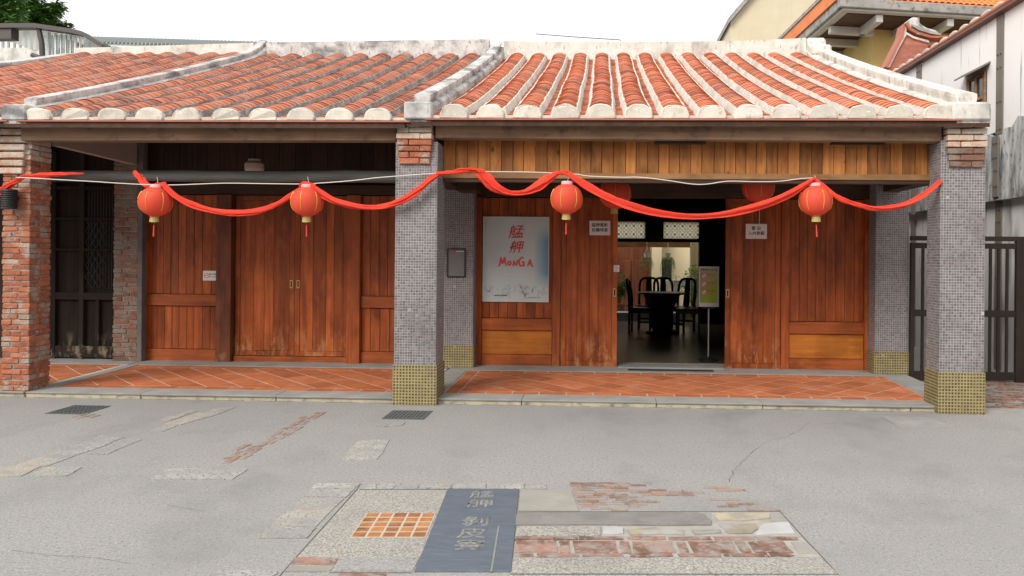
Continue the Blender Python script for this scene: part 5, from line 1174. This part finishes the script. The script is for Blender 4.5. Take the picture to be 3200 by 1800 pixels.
MB().box(A.x, B.x, Yp - .012, Yp + .012, B.z, A.z).build('print', ma, po)
fr = MB(); fr.box(A.x - .006, A.x - .0002, Yp - .016, Yp + .012, B.z, A.z); fr.box(B.x + .0002, B.x + .006, Yp - .016, Yp + .012, B.z, A.z); fr.box(A.x - .006, B.x + .006, Yp - .016, Yp + .012, A.z + .0002, A.z + .006); fr.box(A.x - .006, B.x + .006, Yp - .016, Yp + .012, B.z - .006, B.z - .0002); fr.build('edge_frame', M['white'], po)
def pz(px, py): return atY((1480 + px * 280 / 1352) / S, (660 + py * 300 / 1449) / S, Yp)
YI = Yp - .0125
for ch, cx, cy, h in (('艋', 640, 325, 205), ('舺', 645, 550, 190)):
    c = pz(cx, cy); hh = pz(cx, cy - h / 2).z - pz(cx, cy + h / 2).z; text('brush_character', ch, M['red_ink'], po, (c.x, YI, c.z), (1, 0, .03), (0, 0, 1), hh * 1.02, .010, .001, .14, (1.1, 1))
LET = {'M': [[(.0, .0), (.18, .15), (.28, .6), (.30, 1.0)], [(.30, 1.0), (.48, .45), (.55, .25)], [(.55, .25), (.68, .7), (.80, 1.0)], [(.80, 1.0), (.84, .5), (1.0, .02)]],
       'o': [[(.55, 1.0), (.10, .75), (.05, .3), (.45, .02), (.9, .3), (.92, .7), (.5, .98)]],
       'N': [[(.0, .0), (.12, .4), (.15, .85)], [(.15, .85), (.45, .4), (.75, .08)], [(.75, .08), (.85, .6), (1.0, 1.0)]],
       'G': [[(.85, .92), (.5, 1.0), (.15, .7), (.08, .35), (.35, .05), (.75, .18), (.85, .45)], [(.5, .46), (.75, .47), (1.05, .44)], [(.85, .45), (.90, .15), (.88, -.05)]],
       'A': [[(.0, .02), (.25, .4), (.48, 1.0)], [(.48, 1.0), (.62, .5), (.85, .05), (1.1, .0)], [(.12, .42), (.5, .36), (.8, .40)]]}
for ch, x0, x1, y0, y1 in (('M', 372, 498, 692, 832), ('o', 520, 568, 752, 812), ('N', 595, 668, 732, 830), ('G', 680, 772, 700, 832), ('A', 812, 898, 725, 832)):
    a_, b2 = pz(x0, y1), pz(x1, y0); mb = MB()
    for k_, st_ in enumerate(LET[ch]): stroke(mb, [(a_.x + q_[0] * (b2.x - a_.x), a_.z + q_[1] * (b2.z - a_.z)) for q_ in st_], .0225, YI - .0003 * k_, .001)
    mb.build('brush_letter', M['pink_ink'], po)
inkm = MB()
for k in range(90):       # pale ink twigs along the foot
    px = random.choice([random.uniform(150, 300), random.uniform(400, 560), random.uniform(690, 840), random.uniform(960, 1100), random.uniform(150, 1100)]); py = random.uniform(1150, 1300)
    p = pz(px, py); stroke(inkm, [(p.x, p.z), (p.x + random.uniform(-.02, .02), p.z + random.uniform(.01, .03)), (p.x + random.uniform(-.03, .03), p.z + random.uniform(.02, .05))], .0065, YI, .0008)
inkm.build('ink_twigs', M['grey_ink'], po)
c = pz(410, 1272); text('small_lettering', '艋舺清水巖祖師廟', M['ink'], po, (c.x, YI, c.z), (1, 0, 0), (0, 0, 1), .022, .01, .0008)
c = pz(890, 1305); text('small_lettering', '臺北市萬華區康定路老街', M['gold_ink'], po, (c.x, YI, c.z), (1, 0, 0), (0, 0, 1), .020, .01, .0008)
c = pz(630, 950); text('small_lettering', '臺北市鄉土教育中心剝皮寮', M['paper'], po, (c.x, YI, c.z), (1, 0, 0), (0, 0, 1), .026, .0, .0008)
c = pz(888, 1200); text('small_lettering', '老\n街', M['ink'], po, (c.x, YI, c.z), (1, 0, 0), (0, 0, 1), .024, .015, .0008)
c = pz(548, 1300); MB().box(c.x - .016, c.x + .016, YI - .0008, YI, c.z - .016, c.z + .016).build('red_seal', M['lantern_top'], po)
# ------------------------------------------------------------------ notices and small signs
def sign(name, u0, v0, u1, v1, Y, mat, label, cat, th=.006):
    a, b_ = atY(u0, v0, Y), atY(u1, v1, Y); e = empty(name, ((a.x + b_.x) / 2, Y, b_.z), label, cat)
    MB().box(a.x, b_.x, Y - th, Y, b_.z, a.z).build('sheet', M[mat], e, .001); return e, a, b_
YD = YW + .004
e, a, b_ = sign('paper_sign', 1483, 555, 1535, 592, YD, 'paper', 'white paper sign with two lines of four characters on the left sliding door', 'sign')
cx = (a.x + b_.x) / 2
for i, s_ in enumerate(('艋舺電影', '拍攝場景')): text('lettering', s_, M['ink'], e, (cx, YD - .0062, a.z - .062 - i * .068), (1, 0, 0), (0, 0, 1), .055, .012, .0008)
e, a, b_ = sign('paper_sign', 1876, 563, 1929, 601, YD, 'paper', 'white paper sign hung by a string on the right sliding door', 'sign')
cx = (a.x + b_.x) / 2
text('lettering', '歡 迎', M['ink'], e, (cx, YD - .0062, a.z - .062), (1, 0, 0), (0, 0, 1), .055, .012, .0008); text('lettering', '入內參觀', M['ink'], e, (cx, YD - .0062, a.z - .130), (1, 0, 0), (0, 0, 1), .055, .012, .0008)
q = atY(1910, 525, YD); MB().tube([(q.x, YD - .008, a.z - .01), (q.x, YD - .008, q.z)], .004, 5).build('string', M['cable'], e)
def ring(parent, c, r, Y, mat, bar=None, w_=.18):
    mb = MB(); n = 20
    for k in range(n):
        a0, a1 = 2 * math.pi * k / n, 2 * math.pi * (k + 1) / n; ri = r * (1 - w_)
        mb.add([(c[0] + r * math.cos(a0), Y, c[1] + r * math.sin(a0)), (c[0] + r * math.cos(a1), Y, c[1] + r * math.sin(a1)), (c[0] + ri * math.cos(a1), Y, c[1] + ri * math.sin(a1)), (c[0] + ri * math.cos(a0), Y, c[1] + ri * math.sin(a0))], [(0, 1, 2, 3)])
    if bar is not None:
        d_ = Vector((math.cos(bar), math.sin(bar))) * r * .9; q_ = Vector((-d_.y, d_.x)).normalized() * r * .09
        mb.add([(c[0] - d_.x - q_.x, Y - .0002, c[1] - d_.y - q_.y), (c[0] + d_.x - q_.x, Y - .0002, c[1] + d_.y - q_.y), (c[0] + d_.x + q_.x, Y - .0002, c[1] + d_.y + q_.y), (c[0] - d_.x + q_.x, Y - .0002, c[1] - d_.y + q_.y)], [(0, 1, 2, 3)])
    return mb.build('prohibition_ring', M[mat], parent)
YP_ = YW - .001
YS = YW + .022
e, a, b_ = sign('smoking_sign', 511, 681, 546, 706, YS, 'white', 'small white no smoking sign on the panel beside the closed double doors', 'sign')
ring(e, (a.x + .055, (a.z + b_.z) / 2), .036, YS - .0066, 'red_ink', 0.0); text('lettering', '禁止吸菸', M['ink'], e, (a.x + .145, YS - .0062, (a.z + b_.z) / 2 + .018), (1, 0, 0), (0, 0, 1), .026, .01, .0006); text('lettering', 'No Smoking', M['ink'], e, (a.x + .145, YS - .0062, (a.z + b_.z) / 2 - .016), (1, 0, 0), (0, 0, 1), .021, .005, .0006)
e, a, b_ = sign('door_sticker', 1544, 667, 1558, 684, YD - .002, 'white', 'tiny white prohibition sticker on the left sliding door edge above the brass pull', 'sticker', .003)
ring(e, ((a.x + b_.x) / 2, (a.z + b_.z) / 2 + .012), .024, YD - .0056, 'red_ink', R(-45)); text('lettering', '禁止', M['ink'], e, ((a.x + b_.x) / 2, YD - .0052, b_.z + .014), (1, 0, 0), (0, 0, 1), .018, 0, .0005)
# framed notice on the rear column
Yn = 2.06; a, b_ = atY(1126, 625, Yn), atY(1171, 697, Yn)
e = empty('framed_notice', ((a.x + b_.x) / 2, Yn, b_.z), 'black framed glazed notice on the rear mosaic column', 'notice frame')
f = MB(); f.box(a.x, b_.x, Yn - .03, Yn - .006, a.z - .012, a.z); f.box(a.x, b_.x, Yn - .03, Yn - .006, b_.z, b_.z + .012); f.box(a.x, a.x + .012, Yn - .03, Yn - .006, b_.z + .0122, a.z - .0122); f.box(b_.x - .012, b_.x, Yn - .03, Yn - .006, b_.z + .0122, a.z - .0122); f.build('frame', M['black_metal'], e)
M['notice'] = MAT('notice_sheet', (.20, .20, .19), (.17, .175, .165), 8, .25, 0, spec=.6)
MB().box(a.x + .0122, b_.x - .0122, Yn - .018, Yn - .0062, b_.z + .0122, a.z - .0122).build('sheet', M['notice'], e)
text('heading', '老街', M['pink_ink'], e, (a.x + .07, Yn - .0182, a.z - .04), (1, 0, 0), (0, 0, 1), .035, .01, .0006); MB().box(a.x + .12, b_.x - .02, Yn - .0186, Yn - .0182, a.z - .045, a.z - .037).build('heading_line', M['paper'], e)
# black ribbed lamp on the brick pillar
c = atY(23, 500, -.10); e = empty('wall_lamp', (c.x, -.10, c.z - .11), 'black ribbed cylinder lamp on the brick pillar', 'lamp')
mb = MB().lathe([(.075, 0)] + [(.082 if i % 2 else .074, .02 + i * .0115) for i in range(16)] + [(.078, .21), (.03, .215)], (c.x, -.10, c.z - .11), 24); mb.build('shade', M['black_metal'], e)
box('arm', M['black_metal'], e, c.x - .03, c.x + .03, -.035, .012, c.z - .03, c.z + .05)
# pale lamp hanging under the left roof
c = atY(640, 413, 1.2); e = empty('ceiling_lamp', (c.x, 1.2, c.z - .1), 'pale glass ceiling lamp hanging above the log beam', 'lamp')
MB().lathe([(.03, -.10), (.10, -.10), (.115, -.06), (.115, .0), (.10, .02), (.075, .035), (.075, .06)], (c.x, 1.2, c.z), 24).build('shade', M['pale'], e, smooth=False); MB().tube([(c.x, 1.2, c.z + .06), (c.x, 1.2, prof(zeL, zrL, 1.2) - .10)], .012, 6).build('stem', M['black_metal'], e)
# ------------------------------------------------------------------ notice stand in the doorway
YN = 2.75; base = atZ(1775, 912, .12); YN = base.y + .25
a, b_ = atY(1758, 670, YN), atY(1808, 772, YN); cx = (a.x + b_.x) / 2; e = empty('notice_stand', (cx, YN, .12), 'steel notice stand with a green prohibition notice in the doorway', 'sign stand')
th_ = .05
f = MB(); f.box(a.x, b_.x, YN - .02, YN + th_, b_.z, b_.z + .06); f.box(a.x, b_.x, YN - .02, YN + th_, a.z - .022, a.z); f.box(a.x, a.x + .02, YN - .02, YN + th_, b_.z + .0602, a.z - .0222); f.box(b_.x - .022, b_.x, YN - .02, YN + th_, b_.z + .0602, a.z - .0222); f.build('frame', M['alu'], e, .002)
M['green_notice'] = MAT('green_notice', (.27, .30, .05), (.24, .27, .045), 4, .35, 0)
ma, t, b = nodes('green_notice_print'); sx = N(t, 'ShaderNodeSeparateXYZ'); t.links.new(N(t, 'ShaderNodeNewGeometry').outputs['Position'], sx.inputs[0])
t.links.new(mix(t, ramp(t, sx.outputs[2], b_.z + .25, a.z), (.34, .44, .03), (.48, .47, .30)), b.inputs['Base Color']); b.inputs['Roughness'].default_value = .35
MB().box(a.x + .0202, b_.x - .0222, YN - .008, YN + .03, b_.z + .0604, a.z - .0224).build('notice', ma, e)
text('lettering', '參觀須知 NOTICE', M['ink'], e, (cx, YN - .0082, a.z - .05), (1, 0, 0), (0, 0, 1), .030, .008, .0006)
hN = a.z - b_.z
for i, s_ in enumerate(('請勿飲食', '請勿吸菸', '禁帶寵物')):
    zc = a.z - .135 - i * .118; MB().lathe([(.042, 0), (.042, .0005)], (0, 0, 0), 20).build('white_disc', M['paper'], e)
    o = bpy.data.objects[[k.name for k in e.children if k.name.startswith('white_disc')][-1]]; o.rotation_euler = (R(90), 0, 0); o.location = Vector((a.x + .075, YN - .0083, zc)) - wl(e)
    ring(e, (a.x + .075, zc), .045, YN - .0092, 'red_ink', R(-45), .2); text('lettering', s_, M['red_ink'], e, (a.x + .175, YN - .0082, zc + .015), (1, 0, 0), (0, 0, 1), .028, .012, .0006); text('lettering', ('No Food', 'No Smoking', 'No Pets')[i], M['red_ink'], e, (a.x + .175, YN - .0082, zc - .018), (1, 0, 0), (0, 0, 1), .022, .004, .0006)
MB().tube([(cx + .005, YN + .02, .14), (cx + .005, YN + .02, b_.z - .001)], .012, 10).build('pole', M['steel'], e); MB().lathe([(.14, 0), (.14, .012), (.03, .03), (.02, .05)], (cx + .005, YN + .02, .121), 24).build('base', M['black_metal'], e)
box('bracket', M['black_metal'], e, cx - .09, cx + .10, YN - .01, YN + .04, b_.z - .03, b_.z - .002)
# ------------------------------------------------------------------ table and chairs
def chair(label):
    e = empty('dining_chair', (0, 0, 0), label, 'chair', 'black chairs round the table')
    for sx_ in (-1, 1):
        MB().box(sx_ * .20 - .02, sx_ * .20 + .02, -.22, -.18, 0, .46).build('leg', M['black_wood'], e, .004); MB().box(sx_ * .19 - .02, sx_ * .19 + .02, .18, .22, 0, .46).build('leg', M['black_wood'], e, .004)
    MB().box(-.235, .235, -.235, .225, .461, .50).build('seat', M['black_wood'], e, .008); MB().box(-.20, .20, -.20, .18, .40, .458).build('apron', M['black_wood'], e, .004)
    pts = curve([(-.195, .20, .501), (-.195, .215, .75), (-.18, .25, .96), (-.11, .265, 1.035), (0, .265, 1.045), (.11, .265, 1.035), (.18, .25, .96), (.195, .215, .75), (.195, .20, .501)], 5)
    MB().tube(pts, .026, 8).build('back_frame', M['black_wood'], e, smooth=True)
    MB().hexa([(-.075, .195, .501), (.075, .195, .501), (.075, .212, .501), (-.075, .212, .501), (-.055, .255, 1.03), (.055, .255, 1.03), (.055, .272, 1.03), (-.055, .272, 1.03)]).build('splat', M['black_wood'], e, .003)
    MB().box(-.18, .18, -.21, -.19, .14, .18).build('stretcher', M['black_wood'], e); MB().box(-.17, .17, .19, .21, .18, .22).build('stretcher', M['black_wood'], e)
    return e
tc = atZ(1664, 838, .12); zf2 = zf(2.75) + .004
ch0 = chair('black high-backed chair at the left end of the table'); place = [(-.40, .05, R(80), None), (-.20, .90, R(-4), 'left of the two black chairs behind the table'), (.14, .95, R(6), 'right of the two black chairs behind the table'), (.42, .55, R(-38), 'black chair at the right of the table with its back to the courtyard plant'), (.52, .0, R(-98), 'rightmost black chair nearest the notice stand')]
for i, (dx, dy, rz, lab) in enumerate(place):
    o = ch0 if i == 0 else copy_tree(ch0)
    if lab: o['label'] = lab
    o.location = (tc.x + dx, tc.y + dy, zf2); o.rotation_euler = (0, 0, rz)
e = empty('round_table', (tc.x, tc.y, zf2), 'round black pedestal table in the dark room', 'table')
MB().lathe([(.46, .765), (.48, .775), (.48, .795), (.46, .803)], (tc.x, tc.y, zf2), 36).build('table_top', M['black_wood'], e); MB().lathe([(.33, .70), (.36, .764)], (tc.x, tc.y, zf2), 8).build('apron', M['black_wood'], e)
MB().lathe([(.30, 0), (.30, .05), (.20, .10), (.20, .30), (.26, .55), (.34, .698)], (tc.x, tc.y, zf2), 8).build('pedestal', M['black_wood'], e)
# ------------------------------------------------------------------ hanging plants, courtyard pots, basin
def hanging(u, label, seed, ln):
    random.seed(seed); Yh = 10.66; p = atY(u, 650, Yh); top = atY(u, 616, Yh)
    e = empty('hanging_plant', (p.x, Yh, p.z), label, 'hanging plant', 'hanging plants over the courtyard opening')
    MB().lathe([(.055, 0), (.075, .11), (.080, .125), (.07, .125)], (p.x, Yh, p.z + .0), 16).build('pot', M['ceramic'], e)
    for k in range(3): a = k * 2.1 + .4; MB().tube([(p.x + .06 * math.cos(a), Yh + .06 * math.sin(a), p.z + .07), (p.x, Yh, top.z)], .004, 4).build('hanger', M['cable'], e)
    MB().tube([(p.x, Yh, top.z), (p.x, Yh + .01, top.z + .06), (p.x + .02, Yh + .02, top.z + .07)], .006, 5).build('hook', M['white'], e)
    mb = MB()
    for k in range(26):
        a = random.uniform(0, 6.28); r_ = random.uniform(.05, .13); L_ = random.uniform(.12, ln); q = Vector((p.x + .05 * math.cos(a), Yh + .05 * math.sin(a), p.z - .01))
        pts = curve([q, q + Vector((math.cos(a) * r_ * .5, math.sin(a) * r_ * .5, .03)), q + Vector((math.cos(a) * r_, math.sin(a) * r_, -L_ * .4)), q + Vector((math.cos(a) * r_ * 1.05, math.sin(a) * r_, -L_))], 4)
        mb.tube(pts, .003, 4)
        for t_ in pts[3:]: leaves(mb, t_, .012, 2, .035)
    mb.build('foliage', M['leaf_light'], e)
hanging(1627, 'trailing plant in a white pot hanging at the left of the opening', 21, .30); hanging(1680, 'longer trailing plant in a white pot hanging before the dark wall panel', 22, .42)
random.seed(31)
def potted(u, v, Y, hgt, rad, label, mat, pot=True, flowers=False):
    p = atZ(u, v, .12); p = atY(u, v, Y); e = empty('potted_plant', (p.x, Y, .10), label, 'potted plant')
    MB().lathe([(.11, 0), (.16, .12), (.17, .30), (.19, .32), (.16, .32)], (p.x, Y, .101), 20).build('pot', M['terracotta_pot'], e)
    st = MB(); fo = MB()
    for k in range(14):
        a = random.uniform(0, 6.28); q = Vector((p.x, Y, .42)); tip = q + Vector((math.cos(a) * rad * random.uniform(.3, 1), math.sin(a) * rad * random.uniform(.3, 1), hgt * random.uniform(.45, 1)))
        st.tube([q, (q + tip) / 2 + Vector((0, 0, .08)), tip], [.008, .006, .003], 5); leaves(fo, tip, rad * .42, 26, .11); leaves(fo, (q + tip * 2) / 3, rad * .35, 12, .11)
    st.build('stem', M['leaf'], e); fo.build('foliage', M[mat], e)
    if flowers:
        fl = MB(); leaves(fl, (p.x - .05, Y - .15, .42 + hgt * .75), rad * .5, 30, .06); fl.build('flowers', M['ceramic'], e)
potted(1742, 790, 10.15, .95, .32, 'leafy plant with pale flowers in a pot beside the courtyard pier', 'leaf_light', flowers=True); potted(1558, 790, 11.3, .75, .22, 'small dark green potted plant by the courtyard red door', 'leaf')
p = atY(1702, 740, 11.2); e = empty('wash_basin', (p.x, 11.2, .1), 'white ceramic wash basin in the courtyard', 'basin')
MB().lathe([(.10, .70), (.22, .78), (.30, .90), (.32, .93), (.29, .93), (.20, .84)], (p.x, 11.2, .1), 28).build('bowl', M['ceramic'], e, smooth=True); MB().lathe([(.13, 0), (.09, .1), (.08, .70)], (p.x, 11.2, .101), 16).build('pedestal', M['ceramic'], e); MB().box(p.x - .34, p.x + .34, 11.42, 11.5, .98, 1.02).build('shelf', M['fascia_rail'], e)
MB().tube([(p.x, 11.4, 1.02), (p.x, 11.4, 1.16), (p.x, 11.28, 1.16), (p.x, 11.26, 1.12)], .014, 8).build('tap', M['brass'], e)
